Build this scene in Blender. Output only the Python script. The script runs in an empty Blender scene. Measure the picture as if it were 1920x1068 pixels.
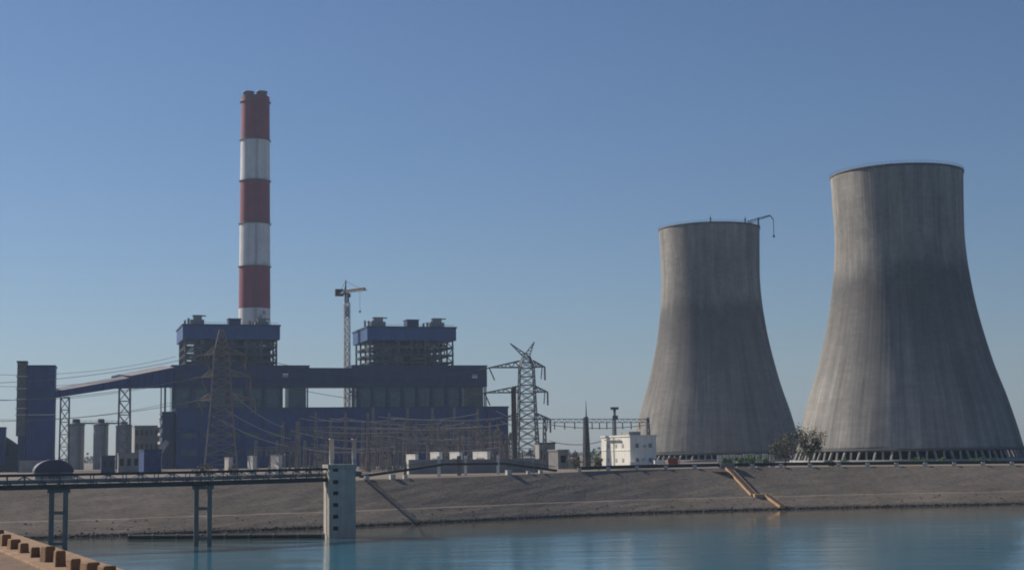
import bpy, math, random
from mathutils import Vector, Matrix
random.seed(11)
R = math.radians
C = bpy.context.scene.collection
SC = bpy.context.scene

# ---------------------------------------------------------------- camera
F, ROLL, HZ, EYE = 2800.0, 0.015, 848.0, 18.0
PITCH = math.atan((HZ - 534) / F)
fw = Vector((0, math.cos(PITCH), math.sin(PITCH)))
u0 = Vector((0, -math.sin(PITCH), math.cos(PITCH)))
x0 = Vector((1, 0, 0))
cr = x0 * math.cos(ROLL) - u0 * math.sin(ROLL)
cu = x0 * math.sin(ROLL) + u0 * math.cos(ROLL)
EYEP = Vector((0, 0, EYE))
cam = bpy.data.cameras.new('camera')
camo = bpy.data.objects.new('camera', cam)
C.objects.link(camo)
cam.sensor_width = 36
cam.lens = F / 1920 * 36
cam.clip_start = 1
cam.clip_end = 60000
m = Matrix((cr, cu, -fw)).transposed().to_4x4()
m.translation = EYEP
camo.matrix_world = m
SC.camera = camo

def ray(px, py): return fw + cr * ((px - 960) / F) + cu * ((534 - py) / F)
def P(px, py, Y):
    d = ray(px, py); return EYEP + d * (Y / d.y)
def PZ(px, py, z):
    d = ray(px, py); return EYEP + d * ((z - EYE) / d.z)
def PV(px, py, q):
    """point on the ray at the vertical plane through q that faces the camera"""
    return P(px, py, q.y)

# ---------------------------------------------------------------- mesh builder
class MB:
    def __init__(s): s.v = []; s.f = []; s.m = []; s.sm = []
    def add(s, vs, fs, mi=0, smooth=False):
        b = len(s.v); s.v += [Vector(p) for p in vs]
        for f in fs:
            s.f.append([b + i for i in f]); s.m.append(mi); s.sm.append(smooth)
        return s
    def hexa(s, p, mi=0):
        return s.add(p, [(0,3,2,1),(4,5,6,7),(0,1,5,4),(1,2,6,5),(2,3,7,6),(3,0,4,7)], mi)
    def box(s, c, size, rz=0, mi=0):
        c = Vector(c); a, b, h = size[0]/2, size[1]/2, size[2]/2
        X = Vector((math.cos(rz), math.sin(rz), 0)); Y = Vector((-math.sin(rz), math.cos(rz), 0)); Z = Vector((0,0,1))
        pts = [c + X*i*a + Y*j*b + Z*k*h for k in (-1,1) for i,j in ((-1,-1),(1,-1),(1,1),(-1,1))]
        return s.hexa(pts, mi)
    def beam(s, p, q, w, h=None, mi=0):
        p = Vector(p); q = Vector(q); d = q - p
        if d.length < 1e-6: return s
        d.normalize(); h = h or w
        a = d.cross(Vector((0,0,1)))
        if a.length < .05: a = d.cross(Vector((0,1,0)))
        a.normalize(); b = a.cross(d).normalized()
        a = a * w/2; b = b * h/2
        return s.hexa([p-a-b, p+a-b, p+a+b, p-a+b, q-a-b, q+a-b, q+a+b, q-a+b], mi)
    def tube(s, p, q, r0, r1=None, n=10, mi=0, caps=True):
        p = Vector(p); q = Vector(q); d = (q-p).normalized(); r1 = r0 if r1 is None else r1
        a = d.cross(Vector((0,0,1)))
        if a.length < .05: a = d.cross(Vector((0,1,0)))
        a.normalize(); b = a.cross(d)
        vs = []
        for c, r in ((p, r0), (q, r1)):
            for i in range(n):
                t = 2*math.pi*i/n; vs.append(c + (a*math.cos(t) + b*math.sin(t))*r)
        fs = [(i, (i+1) % n, n + (i+1) % n, n + i) for i in range(n)]
        s.add(vs, fs, mi, True)
        if caps: s.add(vs, [tuple(range(n))[::-1], tuple(range(n, 2*n))], mi)
        return s
    def path(s, pts, r, n=6, mi=0):
        pts = [Vector(p) for p in pts]; vs = []
        for k, p in enumerate(pts):
            d = (pts[min(k+1, len(pts)-1)] - pts[max(k-1, 0)]).normalized()
            a = d.cross(Vector((0,0,1)))
            if a.length < .05: a = d.cross(Vector((0,1,0)))
            a.normalize(); b = a.cross(d)
            vs += [p + (a*math.cos(2*math.pi*i/n) + b*math.sin(2*math.pi*i/n))*r for i in range(n)]
        fs = [(k*n+i, k*n+(i+1) % n, (k+1)*n+(i+1) % n, (k+1)*n+i) for k in range(len(pts)-1) for i in range(n)]
        s.add(vs, fs, mi, True)
        L = len(pts)-1
        return s.add(vs, [tuple(range(n))[::-1], tuple(range(L*n, L*n+n))], mi)
    def lathe(s, prof, c=(0,0,0), n=96, mi=0, mfun=None, closed=False):
        c = Vector(c); vs = []; N = len(prof)
        for r, z in prof:
            vs += [c + Vector((r*math.cos(2*math.pi*i/n), r*math.sin(2*math.pi*i/n), z)) for i in range(n)]
        b = len(s.v); s.v += vs
        for k in range(N if closed else N-1):
            k2 = (k+1) % N
            for i in range(n):
                s.f.append([b+k*n+i, b+k*n+(i+1) % n, b+k2*n+(i+1) % n, b+k2*n+i])
                s.m.append(mfun(k) if mfun else mi); s.sm.append(True)
        return s
    def prism(s, poly, z0, z1, mi=0):
        n = len(poly)
        vs = [Vector((x, y, z0)) for x, y in poly] + [Vector((x, y, z1)) for x, y in poly]
        return s.add(vs, [tuple(range(n))[::-1], tuple(range(n, 2*n))] + [(i, (i+1) % n, n+(i+1) % n, n+i) for i in range(n)], mi)
    def build(s, name, mats, parent=None, origin=None, bevel=0):
        if not isinstance(mats, (list, tuple)): mats = [mats]
        o0 = Vector(origin) if origin is not None else (ROOT.get(parent.name, Vector()) if parent else Vector())
        me = bpy.data.meshes.new(name)
        me.from_pydata([p - o0 for p in s.v], [], s.f)
        for mm in mats: me.materials.append(mm)
        me.polygons.foreach_set('material_index', s.m)
        me.polygons.foreach_set('use_smooth', s.sm)
        me.update()
        o = bpy.data.objects.new(name, me); C.objects.link(o)
        if parent:
            o.parent = parent
            o.location = o0 - ROOT.get(parent.name, Vector())
        else: o.location = o0
        ROOT[o.name] = o0
        if bevel:
            md = o.modifiers.new('bevel', 'BEVEL'); md.width = bevel; md.segments = 2
        return o
ROOT = {}

def tag(o, label=None, cat=None, group=None, kind=None):
    for k, val in (('label', label), ('category', cat), ('group', group), ('kind', kind)):
        if val: o[k] = val
    return o
def thing(name, loc, label, cat, group=None):
    o = bpy.data.objects.new(name, None); C.objects.link(o)
    o.location = loc; o.empty_display_size = 1; ROOT[o.name] = Vector(loc)
    return tag(o, label, cat, group)
def children(o): return [c for c in bpy.data.objects if c.parent == o]
def copy_tree(o, parent=None, loc=None, label=None, rz=None):
    c = o.copy(); C.objects.link(c)
    if parent: c.parent = parent
    if loc is not None: c.location = loc; ROOT[c.name] = Vector(loc)
    if rz is not None: c.rotation_euler.z = rz
    if label: c['label'] = label
    for ch in children(o): copy_tree(ch, c)
    return c

# ---------------------------------------------------------------- materials
class NT:
    def __init__(s, name):
        s.mat = bpy.data.materials.new(name); s.mat.use_nodes = True
        s.t = s.mat.node_tree; s.b = s.t.nodes['Principled BSDF']
    def n(s, typ, **kw):
        nd = s.t.nodes.new(typ)
        for k, val in kw.items(): setattr(nd, k, val)
        return nd
    def l(s, a, b): s.t.links.new(a, b)
    def math(s, op, a, b=None):
        nd = s.n('ShaderNodeMath', operation=op)
        for i, x in enumerate((a, b)):
            if x is None: continue
            if isinstance(x, (int, float)): nd.inputs[i].default_value = x
            else: s.l(x, nd.inputs[i])
        return nd.outputs[0]
    def noise(s, vec, scale, detail=4, rough=.55):
        nd = s.n('ShaderNodeTexNoise'); nd.inputs['Scale'].default_value = scale
        nd.inputs['Detail'].default_value = detail; nd.inputs['Roughness'].default_value = rough
        s.l(vec, nd.inputs['Vector']); return nd.outputs['Fac']
    def scale(s, vec, sc):
        nd = s.n('ShaderNodeVectorMath', operation='MULTIPLY'); s.l(vec, nd.inputs[0]); nd.inputs[1].default_value = sc
        return nd.outputs[0]
    def ramp(s, fac, stops):
        nd = s.n('ShaderNodeValToRGB'); cr_ = nd.color_ramp
        while len(cr_.elements) < len(stops): cr_.elements.new(.5)
        for e, (p, c) in zip(cr_.elements, stops): e.position = p; e.color = (*c, 1) if len(c) == 3 else c
        s.l(fac, nd.inputs[0]); return nd.outputs[0]
    def mix(s, fac, a, b, typ='MIX'):
        nd = s.n('ShaderNodeMix', data_type='RGBA', blend_type=typ)
        for sock, x in ((nd.inputs[0], fac), (nd.inputs[6], a), (nd.inputs[7], b)):
            if isinstance(x, (int, float)): sock.default_value = x
            elif isinstance(x, (tuple, list)): sock.default_value = (*x, 1)
            else: s.l(x, sock)
        return nd.outputs[2]
    def bump(s, h, strength, dist=.1):
        nd = s.n('ShaderNodeBump'); nd.inputs['Strength'].default_value = strength; nd.inputs['Distance'].default_value = dist
        s.l(h, nd.inputs['Height']); s.l(nd.outputs[0], s.b.inputs['Normal'])
    def pos(s): return s.n('ShaderNodeNewGeometry').outputs['Position']
    def obj(s): return s.n('ShaderNodeTexCoord').outputs['Object']

def k(c, f): return tuple(min(1, x*f) for x in c)
def mk(name, base, rough=.75, var=.25, scale=.4, streak=0, metal=0, bump=0):
    t = NT(name); p = t.pos()
    n1 = t.noise(p, scale, 5)
    col = t.ramp(n1, [(.25, k(base, 1-var)), (.75, k(base, 1+var))])
    if streak:
        n2 = t.noise(t.scale(p, (1, 1, .06)), scale*2.5, 4)
        col = t.mix(t.math('MULTIPLY', t.ramp(n2, [(.45, (0,0,0)), (.75, (1,1,1))]), streak), col, k(base, .45))
    t.l(col, t.b.inputs['Base Color'])
    t.b.inputs['Roughness'].default_value = rough; t.b.inputs['Metallic'].default_value = metal
    if bump: t.bump(t.noise(p, scale*6, 4), bump)
    return t.mat

def clad(name, base, rough=.55, pitch=1.6, sheet=7.0):
    """profiled sheet cladding: faint sheet to sheet tone changes, grime and vertical ribs"""
    t = NT(name); p = t.pos()
    sep = t.n('ShaderNodeSeparateXYZ'); t.l(p, sep.inputs[0])
    along = t.math('ADD', sep.outputs[0], t.math('MULTIPLY', sep.outputs[1], .6))
    cell = t.n('ShaderNodeCombineXYZ')
    t.l(t.math('FLOOR', t.math('DIVIDE', along, pitch*2.2)), cell.inputs[0])
    t.l(t.math('FLOOR', t.math('DIVIDE', sep.outputs[2], sheet)), cell.inputs[1])
    wn = t.n('ShaderNodeTexWhiteNoise', noise_dimensions='2D'); t.l(cell.outputs[0], wn.inputs['Vector'])
    col = t.ramp(wn.outputs['Value'], [(0, k(base, .8)), (1, k(base, 1.15))])
    n2 = t.noise(t.scale(p, (1, 1, .12)), .35, 5)
    col = t.mix(t.ramp(n2, [(.42, (0,0,0)), (.8, (.5,.5,.5))]), col, (base[0]*.9+.01, base[1]*.85+.01, base[2]*.7+.01))
    n3 = t.noise(p, .03, 3)
    col = t.mix(t.ramp(n3, [(.35, (0,0,0)), (.7, (.35,.35,.35))]), col, k(base, .6))
    t.l(col, t.b.inputs['Base Color']); t.b.inputs['Roughness'].default_value = rough
    wv = t.math('SINE', t.math('MULTIPLY', along, 2*math.pi/pitch))
    t.bump(wv, .25, .12)
    return t.mat

def tower_mat(name, H, seed, top_light):
    t = NT(name); p = t.obj()
    sep = t.n('ShaderNodeSeparateXYZ'); t.l(p, sep.inputs[0])
    ang = t.math('ARCTAN2', sep.outputs[1], sep.outputs[0])
    z = sep.outputs[2]
    cv = t.n('ShaderNodeCombineXYZ')
    # wrap free coordinates round the shell: cos, sin of the angle and the height
    t.l(t.math('MULTIPLY', t.math('COSINE', ang), 40), cv.inputs[0]); t.l(t.math('MULTIPLY', t.math('SINE', ang), 40), cv.inputs[1])
    t.l(t.math('ADD', z, seed), cv.inputs[2]); v = cv.outputs[0]
    st1 = t.noise(t.scale(v, (1, 1, .025)), .42, 6, .65)
    st2 = t.noise(t.scale(v, (1, 1, .05)), 1.1, 4, .6); st3 = t.noise(t.scale(v, (1, 1, .035)), .16, 4, .6)
    blot = t.noise(t.scale(v, (1, 1, .6)), .05, 4, .6)
    col = t.ramp(st1, [(.3, (.36, .342, .312)), (.7, (.56, .528, .48))])
    col = t.mix(t.ramp(st2, [(.42, (0,0,0)), (.7, (.42,.42,.42))]), col, (.17, .168, .165))
    # weather stained belt under the later, paler top lifts: ragged edges
    zr = t.math('ADD', z, t.math('MULTIPLY', t.math('SUBTRACT', st1, .5), .16*H))
    zr = t.math('ADD', zr, t.math('MULTIPLY', t.math('SUBTRACT', blot, .5), .42*H))
    zr = t.math('ADD', zr, t.math('MULTIPLY', t.math('SUBTRACT', st3, .5), .22*H))
    zz = t.math('DIVIDE', zr, H)
    belt = t.ramp(zz, [(.05, (0,0,0)), (.30, (.25,.25,.25)), (.52, (.66,.66,.66)), (.65, (.85,.85,.85)), (.74, (.30,.30,.30)), (.95, (.2,.2,.2))])
    col = t.mix(belt, col, (.128, .127, .128))
    top = t.ramp(t.math('DIVIDE', t.math('ADD', z, t.math('MULTIPLY', t.math('SUBTRACT', st2, .5), .07*H)), H), [(.67, (0,0,0)), (.715, (1,1,1))])
    tl = t.mix(.5, col, t.ramp(t.noise(t.scale(v, (1,1,.3)), .25, 5, .7), [(.3, k((.40,.37,.33), top_light*.7)), (.7, k((.60,.555,.50), top_light))]))
    col = t.mix(top, col, tl)
    col = t.mix(t.ramp(st3, [(.42, (0,0,0)), (.62, (.5,.5,.5))]), col, (.15, .148, .147))
    bb = t.noise(t.scale(v, (1, 1, .45)), .028, 5, .6)
    col = t.mix(t.ramp(bb, [(.40, (0,0,0)), (.62, (.45,.45,.45))]), col, (.135, .134, .134))
    # lift joints and formwork panels
    br = t.n('ShaderNodeTexBrick'); br.inputs['Scale'].default_value = 1; br.inputs['Mortar Size'].default_value = .03
    br.inputs['Brick Width'].default_value = 3.4; br.inputs['Row Height'].default_value = 1.5
    br.inputs['Color1'].default_value = (1,1,1,1); br.inputs['Color2'].default_value = (.84,.84,.84,1); br.inputs['Mortar'].default_value = (.72,.72,.72,1)
    bv = t.n('ShaderNodeCombineXYZ'); t.l(t.math('MULTIPLY', ang, 40*17/16.0), bv.inputs[0]); t.l(z, bv.inputs[1]); t.l(bv.outputs[0], br.inputs['Vector'])
    col = t.mix(.8, col, br.outputs[0], 'MULTIPLY')
    br2 = t.n('ShaderNodeTexBrick'); br2.inputs['Scale'].default_value = 1; br2.inputs['Mortar Size'].default_value = 0
    br2.inputs['Brick Width'].default_value = 13; br2.inputs['Row Height'].default_value = 4.5; br2.inputs['Bias'].default_value = .2
    br2.inputs['Color1'].default_value = (1,1,1,1); br2.inputs['Color2'].default_value = (.86,.86,.86,1)
    t.l(bv.outputs[0], br2.inputs['Vector'])
    col = t.mix(.7, col, br2.outputs[0], 'MULTIPLY')
    # run-off below the rim
    rim = t.ramp(t.math('DIVIDE', t.math('ADD', z, t.math('MULTIPLY', st2, .05*H)), H), [(1.0, (0,0,0)), (1.04, (.8,.8,.8))])
    col = t.mix(t.math('MULTIPLY', rim, .6), col, (.10, .098, .096))
    t.l(col, t.b.inputs['Base Color']); t.b.inputs['Roughness'].default_value = .9
    t.b.inputs['Specular IOR Level'].default_value = .15
    rib = t.math('SINE', t.math('MULTIPLY', ang, 110))
    t.bump(rib, .22, .045)
    return t.mat

M = {}
M['navy'] = clad('navy_cladding', (.013, .050, .19))
M['navy_dark'] = clad('dark_navy_cladding', (.012, .036, .12))
M['blue'] = clad('blue_cladding', (.022, .078, .24))
M['slate'] = clad('slate_cladding', (.028, .050, .12))
M['teal'] = mk('teal_glazing', (.045, .085, .11), .25, .3, .25)
M['pane'] = mk('dim_glass', (.06, .12, .16), .18, .35, .5)
M['trim'] = mk('pale_trim', (.42, .43, .44), .6, .15, .5)
M['roofing'] = mk('pale_roofing', (.40, .37, .36), .6, .2, .3)
M['steel'] = mk('dark_steel', (.10, .105, .11), .6, .3, .5)
M['steelb'] = mk('brown_steel', (.25, .225, .21), .7, .3, .5)
M['furnace'] = mk('furnace_lagging', (.085, .082, .085), .6, .45, .18, .4)
M['duct'] = mk('grey_duct', (.22, .23, .23), .5, .3, .4)
M['galv'] = mk('galvanised_steel', (.15, .165, .18), .55, .25, .6)
M['rust'] = mk('rusty_steel', (.27, .235, .215), .8, .35, .6)
M['concrete'] = mk('concrete', (.33, .315, .29), .9, .2, .35, .5)
M['concrete_pale'] = mk('pale_concrete', (.62, .585, .52), .9, .16, .5, .4)
M['concrete_blue'] = mk('grey_concrete', (.42, .385, .335), .85, .18, .4, .55)
M['stained'] = mk('stained_concrete', (.14, .135, .13), .9, .25, .35, .5)
M['stair'] = mk('stair_stone', (.56, .36, .21), .95, .25, 1.0, .2, 0, .4)
M['leg_concrete'] = mk('leg_concrete', (.31, .30, .28), .9, .2, .35, .4)
M['trestle'] = mk('trestle_concrete', (.17, .162, .15), .9, .2, .4, .5)
M['crane'] = mk('pale_crane_paint', (.82, .82, .80), .6, .1, .5)
M['stone'] = mk('brown_guard_stone', (.25, .145, .08), .95, .3, 2.0, .2, 0, .3)
M['silo'] = mk('silo_concrete', (.33, .325, .315), .9, .2, .2, .5)
M['white'] = mk('white_paint', (.80, .78, .71), .7, .07, .5, .4)
M['greywall'] = mk('grey_wall', (.30, .29, .28), .85, .2, .15, .4)
M['dark'] = mk('dark_void', (.02, .021, .023), .9, .2, .5)
M['red'] = mk('red_paint', (.235, .036, .06), .7, .22, .12, .5)
M['offwhite'] = mk('chimney_white', (.66, .65, .64), .75, .14, .12, .45)
M['black'] = mk('black_paint', (.022, .022, .024), .6, .3, .5)
M['pylon_brown'] = mk('weathered_steel', (.23, .20, .18), .8, .3, .6)
M['alu'] = mk('aluminium_bus', (.42, .40, .38), .5, .1, .5)
M['wire'] = mk('cable', (.10, .10, .105), .6, .1, .5)
M['porcelain'] = mk('porcelain', (.16, .12, .11), .4, .2, 1)
M['purple'] = mk('dark_sheet_roof', (.035, .036, .085), .6, .25, .4)
M['coal'] = mk('coal', (.035, .034, .034), .95, .4, .5, 0, 0, .6)
M['tan'] = mk('tan_stone', (.29, .18, .105), .95, .28, 1.2, .2, 0, .4)
M['redearth'] = mk('red_earth', (.15, .09, .055), .95, .35, 1.0, 0, 0, .6)
M['bark'] = mk('bark', (.10, .075, .055), .95, .3, 2)
M['leaf'] = mk('olive_leaves', (.125, .115, .07), .7, .5, .7)
M['leaf2'] = mk('dark_leaves', (.09, .09, .052), .7, .5, .7)
M['leafg'] = mk('green_leaves', (.10, .19, .06), .7, .45, .6)
M['insulred'] = mk('red_sheet', (.30, .06, .05), .7, .2, .5)

# ---------------------------------------------------------------- sun, sky, haze
SUN_EL, SUN_BACK = 34.0, 32.0
sd = Vector((-math.cos(R(SUN_BACK))*math.cos(R(SUN_EL)), math.sin(R(SUN_BACK))*math.cos(R(SUN_EL)), math.sin(R(SUN_EL))))
sl = bpy.data.lights.new('sun', 'SUN'); sl.energy = 5.0; sl.angle = R(.5); sl.color = (1, .90, .76)
so = bpy.data.objects.new('sun', sl); C.objects.link(so)
so.rotation_euler = sd.to_track_quat('Z', 'Y').to_euler()
w = bpy.data.worlds.new('World'); SC.world = w; w.use_nodes = True
nt = w.node_tree; bg = nt.nodes['Background']
sky = nt.nodes.new('ShaderNodeTexSky'); sky.sky_type = 'NISHITA'; sky.sun_disc = False
sky.sun_elevation = R(SUN_EL); sky.sun_rotation = math.atan2(sd.x, sd.y)
sky.altitude = 300; sky.air_density = 1.15; sky.dust_density = 0.35; sky.ozone_density = 4.0
hs = nt.nodes.new('ShaderNodeHueSaturation'); hs.inputs['Saturation'].default_value = 1.0
tn = nt.nodes.new('ShaderNodeMix'); tn.data_type = 'RGBA'; tn.blend_type = 'MULTIPLY'; tn.inputs[0].default_value = 1; tn.inputs[7].default_value = (.94, 1.025, 1.21, 1)
nt.links.new(sky.outputs[0], hs.inputs['Color']); nt.links.new(hs.outputs[0], tn.inputs[6]); nt.links.new(tn.outputs[2], bg.inputs[0]); bg.inputs[1].default_value = .057
SC.view_settings.view_transform = 'Standard'; SC.view_settings.look = 'None'
SC.view_settings.exposure = 0.0; SC.view_settings.gamma = 1
SC.cycles.use_denoising = True; SC.cycles.filter_width = 1.9
SC.cycles.max_bounces = 6; SC.cycles.volume_bounces = 0

hz = MB(); hz.box((0, 3000, 150), (9400, 9400, 312))
hm = bpy.data.materials.new('haze'); hm.use_nodes = True
ht = hm.node_tree; ht.nodes.remove(ht.nodes['Principled BSDF'])
vol = ht.nodes.new('ShaderNodeVolumePrincipled'); vol.inputs['Density'].default_value = .00009
vol.inputs['Color'].default_value = (.58, .76, 1, 1); vol.inputs['Anisotropy'].default_value = .2
ht.links.new(vol.outputs[0], ht.nodes['Material Output'].inputs['Volume'])
tag(hz.build('haze', hm), 'thin pale haze hanging over the whole plant', 'haze', kind='stuff')

# ---------------------------------------------------------------- water, bank, plain
WL = [(-1500, 1066), (0, 1012), (240, 1004), (400, 998), (600, 990), (670, 987), (900, 976), (1080, 967), (1200, 962), (1417, 956), (1480, 954), (1900, 945), (3600, 906)]
CT = [(-1500, 968), (0, 915), (600, 902), (900, 893), (1000, 888), (1080, 883), (1417, 876), (1900, 872), (3600, 853)]
def interp(tab, x):
    for (a, b), (c, d) in zip(tab, tab[1:]):
        if x <= c: break
    return b + (d-b)*(x-a)/(c-a)
WL = [(x, sum(interp(WL, x+o_) for o_ in range(-120, 121, 20))/13) for x in range(-1500, 3700, 25)]
CT = [(x, sum(interp(CT, x+o_) for o_ in range(-120, 121, 20))/13) for x in range(-1500, 3700, 25)]
SETB = 28.0
def bank(px, s):
    """point of the embankment seen at photo column px, s metres behind the waterline"""
    W = PZ(px, interp(WL, px), 0)
    d = Vector((W.x, W.y, 0)).normalized()
    q = W + d*SETB
    yc = interp(CT, px)
    rr = ray(px, yc); zc = EYE + rr.z * (q.y / rr.y)
    prof = [(-14, -3.5), (0, 0), (.6, .5), (8.5, 3.6), (10.3, 3.7), (SETB, zc), (SETB+9, zc+.05), (SETB+30, 11.5), (1e6, 11.5)]
    for (a, b), (c, e) in zip(prof, prof[1:]):
        if s <= c:
            z = b + (e-b)*(s-a)/(c-a); break
    q = W + d*s; q.z = z
    return q
bpx = [-1500 + 40*i for i in range(128)]
def sheet(rows, name, mat, jit=0):
    b = MB(); nx = len(bpx)
    for s in rows:
        for px in bpx:
            q = bank(px, s)
            if jit and 1 < s < SETB-1: q.z += random.uniform(-jit, jit)
            b.v.append(q)
    for r_ in range(len(rows)-1):
        for i in range(nx-1):
            b.f.append([r_*nx+i, r_*nx+i+1, (r_+1)*nx+i+1, (r_+1)*nx+i]); b.m.append(0); b.sm.append(False)
    return b.build(name, mat)
t = NT('stone_pitching'); p = t.pos()
vo = t.n('ShaderNodeTexVoronoi'); vo.inputs['Scale'].default_value = 1.1; t.l(p, vo.inputs['Vector'])
big = t.noise(p, .035, 6, .65)
diag = t.n('ShaderNodeMapping'); diag.inputs['Rotation'].default_value = (0, 0, R(35)); diag.inputs['Scale'].default_value = (.3, .03, .06); t.l(p, diag.inputs['Vector'])
col = t.ramp(big, [(.3, (.165, .140, .113)), (.7, (.265, .225, .182))])
col = t.mix(t.ramp(t.noise(diag.outputs[0], 1, 4), [(.42, (0,0,0)), (.68, (.32,.32,.32))]), col, (.17, .155, .15))
sp = t.n('ShaderNodeSeparateColor'); t.l(vo.outputs['Color'], sp.inputs[0])
col = t.mix(.4, col, t.ramp(sp.outputs[0], [(0, (.6,.6,.6)), (1, (1.25,1.22,1.18))]), 'MULTIPLY')
sz = t.n('ShaderNodeSeparateXYZ'); t.l(p, sz.inputs[0])
zn = t.math('ADD', sz.outputs[2], t.math('MULTIPLY', t.noise(t.scale(p, (.3,.3,1)), .5, 4), 1.0))
wet = t.ramp(t.math('DIVIDE', zn, 10), [(.05, (1,1,1)), (.17, (0,0,0))])
col = t.mix(wet, col, (.055, .052, .046))
berm = t.ramp(t.math('ABSOLUTE', t.math('SUBTRACT', sz.outputs[2], 3.68)), [(.06, (.6,.6,.6)), (.2, (0,0,0))])
col = t.mix(t.math('MULTIPLY', berm, t.ramp(t.noise(p, .06, 4), [(.4, (0,0,0)), (.65, (.8,.8,.8))])), col, (.27, .235, .20))
t.l(col, t.b.inputs['Base Color']); t.b.inputs['Roughness'].default_value = .95
t.b.inputs['Specular IOR Level'].default_value = .1
t.bump(t.math('ADD', vo.outputs['Distance'], t.math('MULTIPLY', t.noise(p, 1.3, 6, .7), .6)), .3, .16)
tag(sheet([-14, 0, .6, 2.5, 4.5, 6.5, 8.5, 10.3, 12.5, 15, 17.5, 20, 22.5, 25, SETB, SETB+4], 'embankment', t.mat, .07), kind='structure')
t = NT('dry_earth'); p = t.pos()
col = t.ramp(t.noise(p, .04, 6, .65), [(.3, (.13, .105, .08)), (.7, (.24, .20, .16))])
t.l(col, t.b.inputs['Base Color']); t.b.inputs['Roughness'].default_value = 1
tag(sheet([SETB+4, SETB+9, SETB+30, 120, 300, 700, 1500, 3000, 6000], 'ground', t.mat), kind='structure')

t = NT('reservoir_water'); p = t.pos()
pm = t.scale(p, (1, 1, 1))
wa = t.noise(pm, .55, 5, .6); wb = t.noise(t.scale(p, (.5, 1, 1)), .12, 3, .5)
gust = t.ramp(t.noise(t.scale(p, (.6, 1, 1)), .012, 4, .6), [(.38, (.3,.3,.3)), (.62, (1,1,1))])
sxy = t.n('ShaderNodeSeparateXYZ'); t.l(p, sxy.inputs[0])
lee = t.math('SUBTRACT', t.math('ADD', t.math('MULTIPLY', sxy.outputs[0], .455), 392), sxy.outputs[1])
lee = t.math('ADD', lee, t.math('MULTIPLY', t.math('SUBTRACT', wb, .5), 60))
lee = t.ramp(t.math('DIVIDE', lee, 100), [(.05, (.15,.15,.15)), (.6, (1,1,1))])
h = t.math('MULTIPLY', t.math('MULTIPLY', t.math('ADD', wa, t.math('MULTIPLY', wb, 2.4)), gust), lee)
t.bump(h, 1.0, .10)
bank_refl = t.math('SUBTRACT', t.math('ADD', t.math('MULTIPLY', sxy.outputs[0], .42), 397), sxy.outputs[1])
bank_refl = t.math('ADD', bank_refl, t.math('MULTIPLY', t.math('SUBTRACT', t.noise(t.scale(p, (.5, 1, 1)), .03, 4), .5), 70))
t.l(t.ramp(t.math('DIVIDE', bank_refl, 120), [(.10, (.085, .078, .06)), (.42, (.06, .11, .12)), (.75, (.05, .185, .265))]), t.b.inputs['Base Color'])  # bank's brown reflection painted into the water colour, fading to blue offshore
t.b.inputs['Roughness'].default_value = .06; t.b.inputs['IOR'].default_value = 1.33
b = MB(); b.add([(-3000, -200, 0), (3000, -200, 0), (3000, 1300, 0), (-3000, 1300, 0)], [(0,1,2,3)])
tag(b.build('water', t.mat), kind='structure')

# loose pitching stones along the waterline and over the lower slope
b = MB(); rnd = random.Random(31)
for i in range(1500):
    px = rnd.uniform(-40, 1960); s_ = abs(rnd.gauss(0, .8)) - .2 if i % 9 else rnd.uniform(1, 8)
    q = bank(px, s_); r_ = rnd.uniform(.12, .34)
    a = rnd.uniform(0, 3); X = Vector((math.cos(a), math.sin(a), 0))*r_*1.3; Y_ = Vector((-math.sin(a), math.cos(a), 0))*r_; Z_ = Vector((rnd.uniform(-.2,.2)*r_, 0, r_*.8))
    b.add([q-X, q-Y_, q+X, q+Y_, q+Z_, q-Z_], [(0,1,4), (1,2,4), (2,3,4), (3,0,4), (1,0,5), (2,1,5), (3,2,5), (0,3,5)])
tag(b.build('rubble', mk('pitching_stones', (.12, .105, .09), .95, .35, 1.5)), 'loose grey stones strewn along the waterline and bank', 'stones', kind='stuff')

# ---------------------------------------------------------------- the dam crest the photo is taken from, with its guard stones
A0, A1 = PZ(0, 992, 15.05), PZ(228, 1068, 15.05)
dd = (A1 - A0); dd.z = 0; dd.normalize(); nn = Vector((-dd.y, dd.x, 0))   # nn points over the water
if nn.y < 0: nn = -nn
def dam(a, n_, z): q = A0 + dd*a + nn*n_; q.z = z; return q
b = MB()
rows = [(-60, 14.4), (-14, 14.75), (-1.9, 14.95), (0, 15.05)]
for (n0, z0), (n1, z1) in zip(rows, rows[1:]):
    for i in range(-40, 70, 5):
        b.add([dam(i, n0, z0), dam(i+5, n0, z0), dam(i+5, n1, z1), dam(i, n1, z1)], [(0,1,2,3)], 0)
for i in range(-40, 70, 5): b.add([dam(i, 0, 15.05), dam(i+5, 0, 15.05), dam(i+5, 38, -3), dam(i, 38, -3)], [(0,1,2,3)], 1)
tag(b.build('dam_road', [M['redearth'], M['concrete']]), kind='structure')
kb = MB()
for i in range(-12, 30): kb.hexa([dam(i*2, -1.7, 14.9), dam(i*2+1.97, -1.7, 14.9), dam(i*2+1.97, -.02, 14.9), dam(i*2, -.02, 14.9),
                                 dam(i*2, -1.7, 15.02), dam(i*2+1.97, -1.7, 15.02), dam(i*2+1.97, -.02, 15.10), dam(i*2, -.02, 15.10)])
tag(kb.build('kerb', M['tan'], bevel=.03), kind='structure')
gs = None
S0, S1 = PZ(10, 1027, 14.95), PZ(112, 1067, 14.95)
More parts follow.
